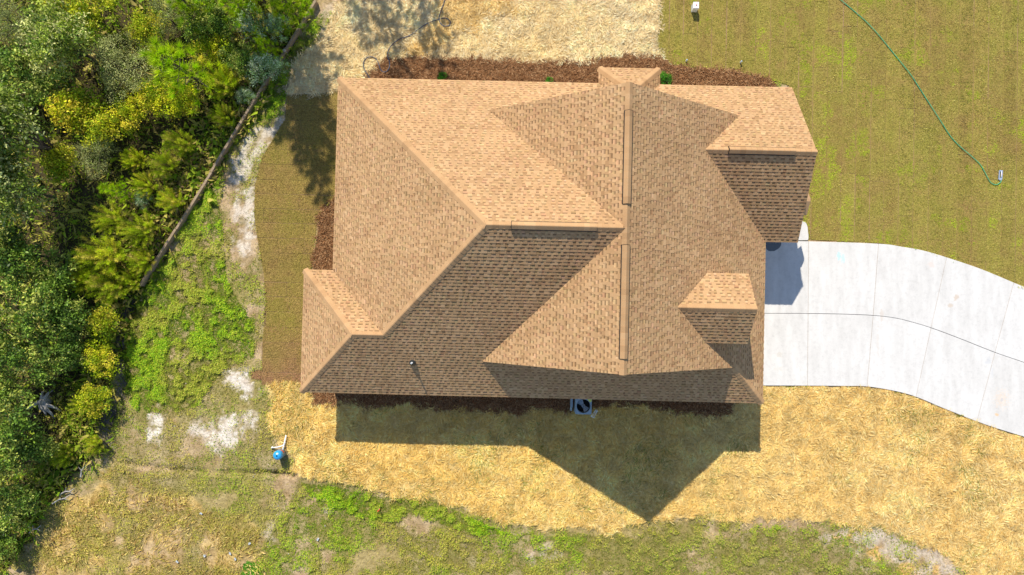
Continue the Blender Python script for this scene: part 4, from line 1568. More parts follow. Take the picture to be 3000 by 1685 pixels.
kind("flowering_shrub", 1.4, "leaf", [broadleaf(1.0, 1.4, 80, 36, 0.075, [(0.46, 0.62, 0.38), (0.22, 0.4, 0.16), (0.62, 0.72, 0.52), (0.3, 0.46, 0.14)], 0.11) for _ in range(2)])
kind("glossy_tree", 4.6, "glossy_leaf", [broadleaf(1.0, 2.6, 160, 36, 0.095, [(0.22, 0.31, 0.03), (0.33, 0.4, 0.06), (0.11, 0.19, 0.02), (0.52, 0.54, 0.2)], 0.12) for _ in range(2)])

PLANTS = [
    # kind, x, y on the 2576 sheet, radius there, height factor, label
    ("pine_sapling", 444, 165, 96, 1.15, "bright lime pine sapling, fullest of the young pines, among shrubs above the timber edging"),
    ("pine_sapling", 470, 8, 60, 1.2, "green pine sapling at the top edge, left of two others"),
    ("pine_sapling", 592, 4, 62, 1.2, "green pine sapling at the top edge, middle of three"),
    ("pine_sapling", 716, 2, 66, 1.2, "green pine sapling at the top edge, beside the upper end of the timber edging"),
    ("pine_sapling", 291, 482, 40, 1.0, "small yellow-green pine sapling among feathery shrubs near the dark thicket"),
    ("pine_sapling", 34, 268, 34, 1.1, "small pine sapling just above the tall glossy tree at the left edge"),
    ("pine_sapling", 668, 116, 34, 1.0, "cone-shaped olive pine sapling between two pale flowering shrubs near the timber edging"),
    ("feathery_shrub", 553, 202, 52, 1.2, "golden-green feathery shrub touching the right side of the largest pine sapling"),
    ("feathery_shrub", 556, 288, 36, 1.0, "low yellow feathery shrub left of the timber edging, below the golden-green one"),
    ("feathery_shrub", 444, 352, 46, 1.1, "olive feathery shrub left of the timber edging, halfway along it"),
    ("feathery_shrub", 402, 410, 44, 1.1, "lime feathery shrub below the olive one halfway along the timber edging"),
    ("feathery_shrub", 357, 464, 38, 1.0, "yellow feathery shrub directly right of the small pine sapling"),
    ("feathery_shrub", 425, 505, 40, 1.0, "pale brown-green feathery shrub right of the small white flowering bush"),
    ("feathery_shrub", 330, 398, 36, 0.9, "small golden feathery shrub above the small yellow-green pine sapling"),
    ("feathery_shrub", 342, 572, 54, 1.1, "broad lime feathery shrub below the small white flowering bush"),
    ("feathery_shrub", 242, 640, 70, 1.15, "widest yellow-green feathery shrub, right of the dark thicket"),
    ("feathery_shrub", 349, 655, 42, 1.0, "pale soft feathery shrub beside the lower end of the timber edging"),
    ("feathery_shrub", 268, 548, 48, 1.0, "olive-gold feathery shrub between the small pine sapling and the widest feathery shrub"),
    ("feathery_shrub", 262, 716, 58, 1.1, "golden feathery shrub left of the timber edging's lower end"),
    ("feathery_shrub", 196, 704, 42, 1.0, "green feathery shrub left of the golden one at the timber edging's lower end"),
    ("feathery_shrub", 318, 708, 36, 0.9, "reddish-tipped feathery shrub at the very lower end of the timber edging"),
    ("feathery_shrub", 228, 1122, 30, 0.9, "small lone yellow feathery bush right of the dead grey stump"),
    ("feathery_shrub", 150, 1150, 34, 0.8, "low green feathery shrub below the dead grey stump"),
    ("feathery_shrub", 196, 1022, 32, 0.9, "green feathery shrub up and right of the dead grey stump"),
    ("leafy_shrub", 235, 46, 58, 1.1, "yellow-leaved shrub near the top edge, left of the bright pine sapling"),
    ("leafy_shrub", 350, 72, 46, 1.0, "bright yellow-green leafy shrub above the pale grey bush"),
    ("leafy_shrub", 204, 262, 66, 1.0, "wide yellow-green leafy shrub below the pale grey bush"),
    ("leafy_shrub", 322, 282, 44, 0.9, "mid green leafy shrub right of the wide yellow-green one"),
    ("leafy_shrub", 268, 340, 56, 1.0, "olive-yellow leafy shrub right of the tall glossy tree"),
    ("leafy_shrub", 152, 428, 52, 1.1, "dull yellow leafy shrub at the edge of the dark thicket"),
    ("leafy_shrub", 398, 245, 46, 0.9, "lime leafy shrub under the largest pine sapling"),
    ("leafy_shrub", 470, 270, 44, 0.9, "golden leafy shrub between the largest pine sapling and the olive feathery shrub"),
    ("leafy_shrub", 268, 826, 44, 1.0, "light green leafy shrub beside the dark muddy ditch"),
    ("leafy_shrub", 250, 905, 40, 0.9, "mid green leafy shrub beside the lower half of the muddy ditch"),
    ("leafy_shrub", 236, 985, 42, 0.8, "yellowish low leafy shrub at the lower end of the muddy ditch"),
    ("leafy_shrub", 130, 22, 48, 1.0, "yellow-brown leafy shrub close to the top left corner"),
    ("leafy_shrub", 526, 120, 44, 0.9, "shaded green leafy shrub up and right of the largest pine sapling"),
    ("grey_shrub", 300, 168, 66, 1.15, "pale grey-green bush left of the largest pine sapling"),
    ("grey_shrub", 22, 62, 56, 1.15, "pale grey-green bush at the top left edge"),
    ("grey_shrub", 428, 50, 42, 1.0, "grey-green bush between the largest pine sapling and the top edge"),
    ("grey_shrub", 378, 96, 36, 0.9, "small dull grey bush just left above the largest pine sapling"),
    ("grey_shrub", 240, 380, 44, 1.0, "tan-grey bush between the olive-yellow shrub and the dark thicket"),
    ("grey_shrub", 118, 70, 50, 1.0, "grey-green bush beside the tall pale-leaved tree near the top left"),
    ("flowering_shrub", 622, 64, 44, 1.0, "pale mint flowering shrub under the middle top pine, left of two"),
    ("flowering_shrub", 690, 60, 36, 1.0, "pale mint flowering shrub near the upper end of the timber edging"),
    ("flowering_shrub", 653, 166, 44, 1.1, "whitish flowering shrub overhanging the timber edging, larger of two"),
    ("flowering_shrub", 692, 172, 26, 0.9, "whitish flowering shrub overhanging the timber edging, smaller of two"),
    ("flowering_shrub", 612, 236, 24, 0.8, "small grey-white flowering shrub by the timber edging above the low yellow feathery shrub"),
    ("flowering_shrub", 357, 506, 22, 0.9, "tiny white flowering bush among the feathery shrubs"),
    ("flowering_shrub", 548, 132, 24, 0.8, "small shaded flowering bush right of the largest pine sapling"),
    ("glossy_tree", 160, 108, 80, 0.75, "tall pale-leaved broadleaf tree near the top left corner"),
    ("glossy_tree", 44, 352, 100, 0.95, "tall glossy-leaved tree at the left edge, above the dark thicket"),
    ("glossy_tree", 24, 470, 80, 0.9, "glossy-leaved tree at the left edge, second below the tallest one"),
    ("dark_shrub", 48, 640, 72, 1.2, "large dark green shrub at the left edge, level with the widest feathery shrub"),
    ("dark_shrub", 140, 690, 52, 1.0, "dark leafy shrub left of the green feathery shrub"),
    ("dark_shrub", 84, 774, 70, 1.15, "large dark green shrub at left, level with the timber edging's lower end"),
    ("dark_shrub", 180, 800, 52, 1.0, "dark green shrub left of the light green one by the ditch"),
    ("dark_shrub", 34, 868, 62, 1.2, "dark green shrub at the left edge, level with the muddy ditch"),
    ("dark_shrub", 96, 912, 56, 1.0, "blue-green shrub directly above the dead grey stump"),
    ("dark_shrub", 172, 880, 46, 0.9, "dark green shrub left of the muddy ditch's middle"),
    ("dark_shrub", 30, 1056, 66, 1.2, "large blue-green shrub at the left edge, just below the dead grey stump"),
    ("dark_shrub", 20, 1180, 56, 1.1, "dark shrub at the left edge, second below the dead grey stump"),
    ("dark_shrub", 92, 1120, 50, 0.9, "dark green low shrub right under the dead grey stump"),
    ("dark_shrub", 16, 980, 44, 1.0, "dark green shrub at the left edge, left of the dead grey stump"),
    ("dark_shrub", 48, 1275, 52, 0.8, "dark green low shrub near the left edge, above the bottom left corner"),
    ("dark_shrub", 8, 1360, 46, 0.8, "dark green low shrub in the bottom left corner"),
    ("dark_shrub", 20, 180, 60, 1.0, "dark green shrub at the left edge between the grey bush and the tall glossy tree"),
    ("dark_shrub", 500, 60, 44, 1.0, "dark green shaded shrub under the left top pine sapling"),
    ("dark_shrub", 560, 60, 40, 0.9, "dark green shaded shrub between two top pine saplings"),
    ("dark_shrub", 600, 150, 38, 0.8, "dark green shaded shrub left of the larger whitish flowering shrub"),
    ("dark_shrub", 110, 200, 52, 0.9, "dark olive shrub below the tall pale-leaved tree"),
]
GROUPS = {"pine_sapling": "young pines in the thicket", "feathery_shrub": "feathery shrubs along the timber edging", "leafy_shrub": "leafy shrubs in the thicket", "dark_shrub": "dark shrubs in the thicket",
          "grey_shrub": "grey bushes in the thicket", "flowering_shrub": "flowering shrubs by the timber edging", "glossy_tree": "tall trees at the left edge"}
cnt = {}
for kd, px, py, rp, hf, lab in PLANTS:
    H0, mt, var = KINDS[kd]
    meshH = 2.6 if kd == "glossy_tree" else H0
    rm = 0.93 * rp * K / 68.0
    sc = rm / 1.02
    hz = 1.3 * meshH * (0.45 + 0.55 * sc) * hf * (1.45 if kd == "glossy_tree" else 1.0)
    c = at(px, py, hz * 0.6)
    v = cnt.get(kd, 0)
    cnt[kd] = v + 1
    tm, cm = var[v % len(var)]
    root = empty(kd, (c[0], c[1], -0.08), rng.uniform(0, 6.28))
    root.scale = (sc, sc, hz / meshH)
    tag(root, lab, "tree" if kd in ("glossy_tree", "pine_sapling") else "shrub", GROUPS[kd])
    link("trunk", tm, MAT["bark"], root)
    link("crown", cm, MAT[mt], root)

# undergrowth between the shrubs: nobody could count it
x, y = sample(240000, (-23.8, -9.0, -12.8, 13.9), lambda a, b: gl('woods', a, b, 0.15))
de = seg_dist([at(*p)[:2] for p in ((797, 18), (640, 270), (355, 725), (300, 950), (200, 1190), (30, 1420))], x, y)
ok = rng.random(len(x)) < np.where(de < 1.6, 0.5, 0.14)
x, y = x[ok], y[ok]
n = min(len(x), 60000)
x, y = x[:n], y[:n]
hgt = smooth(0.35, 0.75, fbm(x, y, 1.1, 261, 4))
edge = smooth(2.6, 0.0, seg_dist([at(*p)[:2] for p in ((797, 18), (640, 270), (355, 725))], x, y))
dry = (fbm(x, y, 1.5, 265, 3) > 0.5) * edge
z = ground_z(x, y) + rng.random(n) * (0.08 + 0.5 * hgt) * (1 - 0.4 * edge)
yel = smooth(0.35, 0.65, fbm(x, y, 1.9, 267, 3))[:, None]
col = mixcol([(0.09, 0.18, 0.01), (0.14, 0.25, 0.015), (0.06, 0.11, 0.01)], n, 0.3) * (1 - yel) + yel * mixcol([(0.3, 0.34, 0.015), (0.42, 0.4, 0.04), (0.18, 0.25, 0.012)], n, 0.3)  # palette darkened to put shade into the gaps between shrubs
col = np.where((dry > 0.5)[:, None] & (rng.random((n, 1)) < 0.7), mixcol([(0.4, 0.3, 0.14), (0.3, 0.2, 0.09), (0.3, 0.28, 0.06)], n), col)
V, F, C2 = leaves(np.stack([x, y, z], 1), np.where(dry > 0.5, 0.13, 0.08), col, 0.6, 0.5)
o = link("undergrowth", np_mesh("undergrowth", V, F, C2), MAT["leaf"])
tag(o, "tangled green undergrowth filling the thicket at left", "undergrowth", kind="stuff")
# grass blades in the thicket
x, y = x[::4], y[::4]
n = len(x)
col = mixcol([(0.34, 0.44, 0.03), (0.2, 0.33, 0.02), (0.5, 0.45, 0.1), (0.42, 0.34, 0.1)], n)
blades("thicket_grass", x, y, ground_z(x, y), rng.uniform(0, 6.3, n), rng.uniform(0.4, 1.2, n), rng.uniform(0.25, 0.7, n), rng.uniform(0.012, 0.025, n), col, MAT["grass"],
       "long grass blades growing through the thicket at left", "grass", 0.3)

# tall pines standing beyond the top edge; their shade falls on straw and sod
tallv = [pine(2.0, 11.0, 8, [(0.1, 0.16, 0.03), (0.14, 0.2, 0.03)], 0.45, 60, 0.5, 1.5), pine(1.7, 10.0, 8, [(0.1, 0.16, 0.03), (0.14, 0.2, 0.03)], 0.45, 60, 0.45, 1.9)]
for i, (sx, sy, zc, k, lab) in enumerate((
        (785, 310, 8.6, 1.15, "tall pine beyond the top edge, shading the sod left of the house"), (795, 440, 8.6, 0.85, "slim pine beyond the top edge, shading the lower sod left of the house"),
        (985, 85, 8.0, 0.6, "tall pine beyond the top edge, shading straw above the house corner"), (895, 20, 8.0, 0.6, "slim pine beyond the top edge, shading straw by the timber edging"),
        (1085, 85, 7.6, 0.55, "slim pine beyond the top edge, shading the pine straw bed"), (770, 260, 8.0, 0.6, "slim pine beyond the top edge, shading the upper sod's corner"))):
    g = at(sx, sy)
    tm, cm = tallv[i % 2]
    root = empty("tall_pine", (g[0] - TX * zc, g[1] + TY * zc, -0.05), i * 1.3)
    root.scale = (k, k, 1.0)
    tag(root, lab, "tree", "tall pines beyond the top edge")
    link("trunk", tm, MAT["bark"], root)
    link("crown", cm, MAT["needle"], root)

# small planted shrubs against the house
small_t, small_c = broadleaf(0.24, 0.34, 40, 34, 0.045, [(0.08, 0.3, 0.015), (0.12, 0.38, 0.02), (0.05, 0.2, 0.012)], 0.05)
for (px, py, k, lab) in ((1951, 231, 1.0, "bright green round shrub in the pine straw beside the small bay roof"), (1293, 222, 0.62, "small green shrub at the top eave, nearest the left corner"),
                         (1607, 233, 0.5, "tiny green shrub at the top eave, nearest the small bay roof")):
    g = at3(px, py, 0.15)
    root = empty("planted_shrub", (g[0], g[1], 0.02), px)
    root.scale = (k, k, k)
    tag(root, lab, "shrub", "planted shrubs along the house")
    link("stem", small_t, MAT["bark"], root)
    link("foliage", small_c, MAT["leaf"], root)


# ================================================================== MADE THINGS
# timber edging along the thicket
TE = [at3(px, py, 0.0)[:2] for px, py in ((930, 10), (844, 151), (763, 281), (679, 420), (595, 560), (512, 693), (420, 838))]
te = spline([np.array(p) for p in TE], 8)
seglen = np.concatenate([[0], np.cumsum(np.hypot(*np.diff(te, axis=0).T))])
edging = empty("timber_edging", (te[0][0], te[0][1], 0))
tag(edging, "long low weathered timber edging between the thicket and the house", "edging")
tot = seglen[-1]
nt_ = 5
for k in range(nt_):
    a, b_ = tot * k / nt_ + (0.012 if k else 0), tot * (k + 1) / nt_ - 0.012
    for lay_i, (zb, zt, hw_) in enumerate(((-0.05, 0.15, 0.064), (0.152, 0.34 + random.uniform(-0.01, 0.02), 0.056))):
        nseg = 14
        vs, fs = [], []
        off = 0.0 if lay_i == 0 else random.uniform(-0.012, 0.012)
        for q in range(nseg + 1):
            d_ = a + (b_ - a) * q / nseg
            px = np.interp(d_, seglen, te[:, 0])
            py = np.interp(d_, seglen, te[:, 1])
            qx = np.interp(min(d_ + 0.1, tot), seglen, te[:, 0]) - np.interp(max(d_ - 0.1, 0), seglen, te[:, 0])
            qy = np.interp(min(d_ + 0.1, tot), seglen, te[:, 1]) - np.interp(max(d_ - 0.1, 0), seglen, te[:, 1])
            L_ = math.hypot(qx, qy)
            nx_, ny_ = -qy / L_, qx / L_
            w1 = hw_ * random.uniform(0.93, 1.05)
            cx_, cy_ = px - te[0][0] + nx_ * off, py - te[0][1] + ny_ * off
            for sgn, zz in ((-1, zb), (-1, zt - 0.012), (-0.82, zt), (0.82, zt), (1, zt - 0.012), (1, zb)):
                vs.append((cx_ + nx_ * w1 * sgn, cy_ + ny_ * w1 * sgn, zz))
        for q in range(nseg):
            for j in range(5):
                fs.append((q * 6 + j, q * 6 + j + 1, (q + 1) * 6 + j + 1, (q + 1) * 6 + j))
        fs += [tuple(range(6))[::-1], tuple(nseg * 6 + j for j in range(6))]
        mb = MB()
        mb.add(vs, fs)
        mb.build("timber", MAT["timber"], edging)
pp = at3(832, 147, 0.4)
mb = MB()
mb.lathe([(0.075, 0.0), (0.07, 0.36), (0.06, 0.40), (0.04, 0.41)], 14)
post = mb.build("round_post", MAT["stone"], None, True)
post.location = (pp[0], pp[1], 0)
tag(post, "short round grey post beside the upper timber edging", "post")


def hose(name, pts, rad, mat, label):
    c_ = spline([np.array(p) for p in pts], 10)
    mb_ = MB()
    n_ = len(c_)
    z_ = np.maximum(0.05, ground_z(c_[:, 0], c_[:, 1]) + 0.075) + 0.012 * np.sin(np.arange(n_) * 0.21)
    z_ = np.convolve(np.pad(z_, 4, 'edge'), np.ones(9) / 9, 'valid')
    mb_.tube([(c_[i][0], c_[i][1], z_[i]) for i in range(n_)], rad, 7)
    o_ = mb_.build(name, MAT[mat], None, True)
    return tag(o_, label, "hose")


H1 = [at3(1900 + a / 2.3336, b / 2.3336)[:2] for a, b in ((1235, -70), (1305, 0), (1390, 70), (1480, 150), (1560, 235), (1640, 330), (1720, 430), (1790, 520), (1850, 610), (1920, 720), (1990, 830), (2060, 935), (2130, 1010), (2200, 1070),
                                                              (2260, 1125), (2290, 1175), (2310, 1215), (2335, 1250), (2370, 1265), (2400, 1245), (2407, 1222))]
hose("garden_hose", H1, 0.014, "hose_green", "long green garden hose crossing the lawn to the sprinkler")
H2 = [at3(800 + a / 2.342, b / 2.342)[:2] for a, b in ((1195, -40), (1183, 0), (1170, 40), (1150, 90), (1140, 130), (1150, 165), (1180, 187), (1210, 180), (1217, 155), (1200, 135), (1170, 130), (1130, 140), (1080, 158), (1030, 185), (980, 222),
                                                            (930, 255), (870, 275), (820, 310), (795, 350), (788, 390), (800, 425), (803, 460), (790, 492), (765, 502), (742, 485), (728, 445), (710, 410), (680, 395), (645, 405), (625, 440), (630, 480), (650, 515), (662, 535), (680, 565))]
hose("water_hose", [(p[0], p[1]) for p in H2], 0.02, "hose_navy", "dark looping hose lying on the pale straw")
# oscillating sprinkler
sp = at3(2931, 513, 0.05)
spr = empty("lawn_sprinkler", (sp[0], sp[1], 0.03), math.radians(-96))
tag(spr, "small blue-grey oscillating sprinkler at the end of the green hose", "sprinkler")
mb = MB()
mb.box(-0.2, 0.2, 0.045, 0.075, 0.0, 0.05)
mb.box(-0.2, 0.2, -0.075, -0.045, 0.0, 0.05)
mb.box(-0.2, -0.15, -0.045, 0.045, 0.0, 0.06)
mb.box(0.13, 0.2, -0.045, 0.045, 0.0, 0.07)
mb.build("base_frame", MAT["sprinkler_blue"], spr)
mb = MB()
mb.tube([(-0.15, 0, 0.06), (-0.08, -0.012, 0.1), (0, -0.02, 0.115), (0.08, -0.012, 0.1), (0.14, 0, 0.06)], 0.013, 8)
mb.build("spray_tube", MAT["pvc_white"], spr, True)
mb = MB()
mb.box(-0.06, 0.02, 0.0, 0.014, 0.085, 0.1)
mb.build("dial", MAT["label_red"], spr)
mb = MB()
mb.box(0.2, 0.225, -0.04, 0.04, 0.01, 0.055)
mb.build("inlet", MAT["utility_white"], spr)

# utility pedestal
up_ = at3(2032, 28, 0.0)
ped = empty("utility_pedestal", (up_[0], up_[1], 0.0), TH)
tag(ped, "white box-shaped utility pedestal on the lawn near the top edge", "pedestal")
mb = MB()
mb.prism([(-0.11, -0.13), (0.11, -0.13), (0.11, 0.13), (-0.11, 0.13)], -0.05, 0.42, bevel=0.01)
mb.build("cabinet", MAT["utility_white"], ped)
mb = MB()
mb.prism([(-0.12, -0.14), (0.12, -0.14), (0.12, 0.14), (-0.12, 0.14)], 0.422, 0.5, bevel=0.02)
mb.build("lid", MAT["utility_white"], ped)
mb = MB()
mb.lathe([(0.028, 0.5), (0.026, 0.53), (0.01, 0.54)], 10)
mb.build("knob", MAT["label_red"], ped, True)
for (px, py, lab) in ((2011, 178, "small white sprinkler riser on the lawn above the pine straw, left of two"), (2170.5, 182, "small white sprinkler riser on the lawn above the pine straw, right of two")):
    g = at3(px, py, 0.1)
    r_ = empty("sprinkler_riser", (g[0], g[1], 0.02), 0.2)
    tag(r_, lab, "riser", "sprinkler risers by the pine straw bed")
    mb = MB()
    mb.lathe([(0.03, -0.04), (0.03, 0.16), (0.024, 0.17)], 10)
    mb.build("pipe", MAT["pvc_white"], r_, True)
    mb = MB()
    mb.lathe([(0.034, 0.165), (0.036, 0.2), (0.02, 0.21)], 10)
    mb.build("cap", MAT["steel_shade_blue"], r_, True)

# air conditioner
ap = at3(1709.5, 1190, 0.78)
ac = empty("air_conditioner", (ap[0], ap[1], 0.0), TH)
tag(ac, "grey outdoor air conditioner unit with round top fan under the bottom eave", "air conditioner")


def rrect(h, r, n_=5):
    out = []
    for cx_, cy_, a0_ in ((h - r, h - r, 0), (-h + r, h - r, 90), (-h + r, -h + r, 180), (h - r, -h + r, 270)):
        for q in range(n_):
            a_ = math.radians(a0_ + 90 * q / (n_ - 1))
            out.append((cx_ + r * math.cos(a_), cy_ + r * math.sin(a_)))
    return out


mb = MB()
mb.prism(rrect(0.42, 0.03), -0.03, 0.07)
mb.build("pad", MAT["pad_grey"], ac)
cabm = MB()
rr_ = rrect(0.345, 0.06)
out_ = []
for i in range(len(rr_)):
    pa, pb = np.array(rr_[i]), np.array(rr_[(i + 1) % len(rr_)])
    k_ = 8 if np.linalg.norm(pb - pa) > 0.2 else 1
    out_ += [tuple(pa + (pb - pa) * q / k_) for q in range(k_)]
n_ = len(out_)
ring = [(0.285 * math.cos(math.atan2(p[1], p[0])), 0.285 * math.sin(math.atan2(p[1], p[0]))) for p in out_]
vs = [(*p, 0.07) for p in out_] + [(*p, 0.765) for p in out_] + [(p[0] * 0.97, p[1] * 0.97, 0.785) for p in out_] + [(*p, 0.785) for p in ring] + [(*p, 0.45) for p in ring]
fs = []
for lv in range(4):
    for i in range(n_):
        j = (i + 1) % n_
        fs.append((lv * n_ + i, lv * n_ + j, (lv + 1) * n_ + j, (lv + 1) * n_ + i))
cabm.add(vs, fs)
cabm.build("cabinet", MAT["steel_shade_blue"], ac)
mb = MB()
mb.lathe([(0.29, 0.44), (0.001, 0.44)], 24)
mb.build("coil_floor", MAT["dark_hole"], ac)
for q in range(2):
    a_ = math.radians(128 + 180 * q)
    mb = MB()
    ca, sa = math.cos(a_), math.sin(a_)
    prof = [(0.05, -0.06, 0.68), (0.05, 0.06, 0.63), (0.23, 0.14, 0.62), (0.265, 0.0, 0.66), (0.23, -0.13, 0.71)]
    top = [(u_ * ca - v_ * sa, u_ * sa + v_ * ca, z_) for u_, v_, z_ in prof]
    bot = [(x_, y_, z_ - 0.008) for x_, y_, z_ in top]
    k5 = len(top)
    mb.add(top + bot, [tuple(range(k5)), tuple(range(2 * k5 - 1, k5 - 1, -1))] + [(i, k5 + i, k5 + (i + 1) % k5, (i + 1) % k5) for i in range(k5)])
    mb.build("fan_blade", MAT["fan_grey"], ac)
mb = MB()
mb.lathe([(0.075, 0.55), (0.075, 0.69), (0.05, 0.705)], 16)
mb.build("fan_motor", MAT["fan_grey"], ac, True)
mb = MB()
for rr in (0.1, 0.16, 0.22, 0.28):
    mb.tube([(rr * math.cos(t_), rr * math.sin(t_), 0.79) for t_ in np.linspace(0, 2 * math.pi, 33)], 0.0025, 4)
for q in range(6):
    a_ = q * math.pi / 6
    mb.tube([(-0.285 * math.cos(a_), -0.285 * math.sin(a_), 0.792), (0.285 * math.cos(a_), 0.285 * math.sin(a_), 0.792)], 0.0025, 4)
mb.build("fan_guard", MAT["vent_black"], ac)
mb = MB()
mb.prism([(0.33, 0.33), (0.12, 0.33), (0.26, 0.17), (0.33, 0.2)], 0.786, 0.789)
mb.build("energy_label", MAT["label_yellow"], ac)
mb = MB()
mb.box(-0.52, -0.43, -0.1, 0.4, 0.02, 0.5)
mb.tube([(-0.475, -0.1, 0.3), (-0.475, -0.2, 0.2), (-0.46, -0.28, 0.05)], 0.05, 8)
mb.build("disconnect_box", MAT["steel_shade_blue"], ac)

# splash block
sb = at3(1741.5, 1211, 0.05)
mb = MB()
mb.add([(-0.17, -0.05, 0.0), (0.19, -0.075, 0.0), (0.19, 0.075, 0.0), (-0.17, 0.05, 0.0), (-0.17, -0.05, 0.09), (0.0, -0.04, 0.07), (0.19, -0.075, 0.05), (0.19, 0.075, 0.05), (0.0, 0.04, 0.07), (-0.17, 0.05, 0.09),
        (-0.15, -0.02, 0.05), (0.19, -0.03, 0.03), (0.19, 0.03, 0.03), (-0.15, 0.02, 0.05)],
       [(0, 3, 2, 1), (0, 1, 6, 5, 4), (3, 9, 8, 7, 2), (0, 4, 9, 3), (4, 5, 6, 11, 10), (9, 13, 12, 7, 8), (10, 11, 12, 13), (4, 10, 13, 9), (1, 2, 7, 12, 11, 6)])
splash = mb.build("splash_block", MAT["utility_white"])
splash.location = (sb[0], sb[1], 0.06)
splash.rotation_euler = (0, 0, math.radians(238))
tag(splash, "white plastic splash block beside the air conditioner", "splash block")

# pressure tank
tp = at3(810.7, 1335.8, 0.75)
tank = empty("pressure_tank", (tp[0], tp[1], -0.02), 0.0)
tag(tank, "blue-topped upright pressure tank with white pipes at the straw's left edge", "tank")
mb = MB()
mb.lathe([(0.14, 0.0), (0.15, 0.03), (0.17, 0.08), (0.19, 0.14), (0.192, 0.52)], 24, capped=False)
body = mb.build("tank_body", MAT["tank_body"], tank, True)
mb = MB()
for q in range(7):
    pass
a_s = np.linspace(math.radians(20), math.radians(70), 6)
mb.add([(0.1945 * math.cos(a_), 0.1945 * math.sin(a_), z_) for z_ in (0.34, 0.46) for a_ in a_s], [(i, i + 1, 7 + i, 6 + i) for i in range(5)])
mb.build("red_label", MAT["label_red"], body)
mb = MB()
mb.lathe([(0.194, 0.5), (0.194, 0.62), (0.185, 0.68), (0.15, 0.735), (0.09, 0.765), (0.025, 0.775)], 24)
dome = mb.build("dome", MAT["tank_blue"], tank, True)
mb = MB()
mb.lathe([(0.03, 0.774), (0.03, 0.79), (0.02, 0.795)], 12)
mb.build("air_valve", MAT["dark_hole"], dome)
mb = MB()
mb.add([(-0.02, 0.06, 0.7765), (0.06, 0.07, 0.772), (0.055, 0.12, 0.756), (-0.03, 0.11, 0.76)], [(0, 1, 2, 3)])
mb.build("sticker", MAT["label_white"], dome)
b0 = np.array([tp[0], tp[1], -0.02])
W3 = lambda px, py, z: tuple(at3(700 + px / 8.04, 1240 + py / 8.04, z) - b0)
mb = MB()
mb.tube([W3(1000, 720, 0.12), W3(1030, 640, 0.16), W3(1075, 450, 0.2), W3(1110, 285, 0.24)], 0.03, 8)
mb.tube([W3(1080, 450, 0.2), W3(1074, 470, 0.2)], 0.045, 8)
mb.build("riser_pipe", MAT["pvc_white"], tank, True)
mb = MB()
mb.tube([W3(1080, 490, 0.2), W3(1000, 540, 0.2), W3(900, 565, 0.18), W3(770, 578, 0.16)], 0.022, 8)
mb.tube([W3(790, 560, 0.16), W3(760, 600, 0.02)], 0.035, 8)
mb.build("branch_pipe", MAT["pvc_white"], tank, True)
mb = MB()
mb.tube([W3(1080, 500, 0.16), W3(1100, 560, 0.12), W3(1120, 640, 0.08), W3(1150, 720, 0.06)], 0.012, 6)
mb.build("cable", MAT["hose_navy"], tank, True)

# survey stake
st = at3(800 + 840 / 2.704, 1150 + 925 / 2.704, 0.2)
stake = empty("survey_stake", (st[0], st[1], -0.05), 0.4)
tag(stake, "thin wooden survey stake with red ribbon standing in the weeds", "stake")
mb = MB()
mb.box(-0.02, 0.02, -0.01, 0.01, 0.0, 0.55)
mb.build("shaft", MAT["stake_wood"], stake)
mb = MB()
mb.add([(-0.024, -0.014, 0.44), (0.024, -0.014, 0.44), (0.024, 0.014, 0.44), (-0.024, 0.014, 0.44), (-0.024, -0.014, 0.56), (0.024, -0.014, 0.56), (0.024, 0.014, 0.56), (-0.024, 0.014, 0.56), (0.08, 0.06, 0.42), (0.1, 0.02, 0.5)],
       [(0, 1, 5, 4), (1, 2, 6, 5), (2, 3, 7, 6), (3, 0, 4, 7), (4, 5, 6, 7), (1, 8, 9, 5)])
mb.build("ribbon", MAT["label_red"], stake)

# dead stump and fallen branches in the thicket
stp = at(112, 1008, 0.3)
stump = empty("dead_stump", (stp[0], stp[1], -0.05), 0.0)
tag(stump, "dead grey stump with spread roots among dark shrubs at left", "stump")
mb = MB()
mb.lathe([(0.22, 0.0), (0.16, 0.3), (0.12, 0.55), (0.06, 0.7), (0.03, 0.72)], 9)
mb.build("trunk", MAT["dead_wood"], stump)
for a_, L_ in ((-160, 1.1), (-120, 0.6), (-95, 0.7), (-70, 0.85), (-40, 0.75), (60, 0.5), (110, 0.45)):
    r_ = math.radians(a_)
    mb = MB()
    mb.tube([(0, 0, 0.5), (math.cos(r_) * L_ * 0.4, math.sin(r_) * L_ * 0.4, 0.45), (math.cos(r_ + 0.1) * L_ * 0.75, math.sin(r_ + 0.1) * L_ * 0.75, 0.3), (math.cos(r_) * L_, math.sin(r_) * L_, 0.1)], [0.1, 0.075, 0.05, 0.02], 6)
    mb.build("root", MAT["dead_wood"], stump)
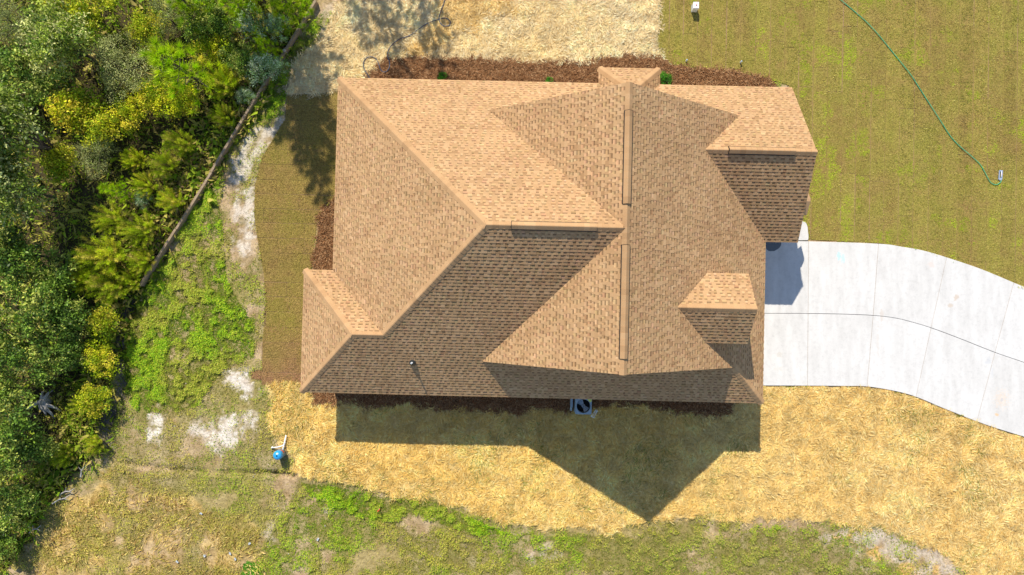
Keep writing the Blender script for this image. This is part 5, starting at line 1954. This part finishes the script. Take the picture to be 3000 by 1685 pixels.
for i, (px, py, ang, L_, lab) in enumerate(((158, 1255, 25, 0.9, "grey fallen branch at the thicket's lower edge, left of two close together"), (172, 1236, 20, 0.7, "grey fallen branch at the thicket's lower edge, right of two close together"), (212, 1180, 70, 0.7, "grey fallen branch nearest the trench's left end"),
                                            (92, 1330, 30, 0.6, "grey fallen branch nearest the bottom left corner"), (480, 268, -55, 1.1, "bare twig lying in tan grass beside the timber edging"))):
    g = at(px, py, 0.1)
    mb = MB()
    mb.tube([(-L_ / 2, 0, 0.02), (-L_ * 0.1, 0.04, 0.07), (L_ * 0.2, -0.02, 0.1), (L_ / 2, 0.03, 0.06)], [0.035, 0.03, 0.024, 0.01], 6)
    mb.tube([(-L_ * 0.1, 0.04, 0.07), (L_ * 0.1, 0.2, 0.14)], [0.018, 0.006], 5)
    mb.tube([(L_ * 0.15, -0.02, 0.1), (L_ * 0.35, -0.16, 0.12)], [0.014, 0.005], 5)
    o_ = mb.build("fallen_branch", MAT["dead_wood"])
    o_.location = (g[0], g[1], max(0.0, float(ground_z(np.array([g[0]]), np.array([g[1]]))[0])) + 0.12)
    o_.rotation_euler = (0, 0, math.radians(ang))
    tag(o_, lab, "branch", "fallen branches")

# scraps of paper and plastic on the rough ground
for i, (px, py, lab) in enumerate(((600.7, 1626.6, "white paper scrap in dry grass at the bottom, leftmost but one"), (676, 1620, "grey plastic scrap in dry grass left of the vivid clover patch"), (521, 1644, "whitish paper scrap in dry grass, leftmost of all"),
                                   (692, 1636, "thin white scrap touching the vivid clover patch's upper left"), (932, 1578, "bright white scrap among weeds right of the vivid clover patch"), (732.6, 1590.7, "small pale scrap above the vivid clover patch"),
                                   (591.4, 1502.8, "small grey scrap at the top of the dry grass"))):
    g = at3(px, py, 0.0)
    mb = MB()
    n_ = 5
    vs = [((a_ / (n_ - 1) - 0.5) * random.uniform(0.08, 0.15), (b_ / (n_ - 1) - 0.5) * random.uniform(0.05, 0.11), 0.02 + random.uniform(0, 0.04)) for b_ in range(n_) for a_ in range(n_)]
    mb.add(vs, [(b_ * n_ + a_, b_ * n_ + a_ + 1, (b_ + 1) * n_ + a_ + 1, (b_ + 1) * n_ + a_) for b_ in range(n_ - 1) for a_ in range(n_ - 1)])
    o_ = mb.build("litter_scrap", MAT["paper"])
    o_.location = (g[0], g[1], float(ground_z(np.array([g[0]]), np.array([g[1]]))[0]) + 0.05)
    o_.rotation_euler = (0, 0, random.uniform(0, 3))
    tag(o_, lab, "litter", "scraps on the rough ground")
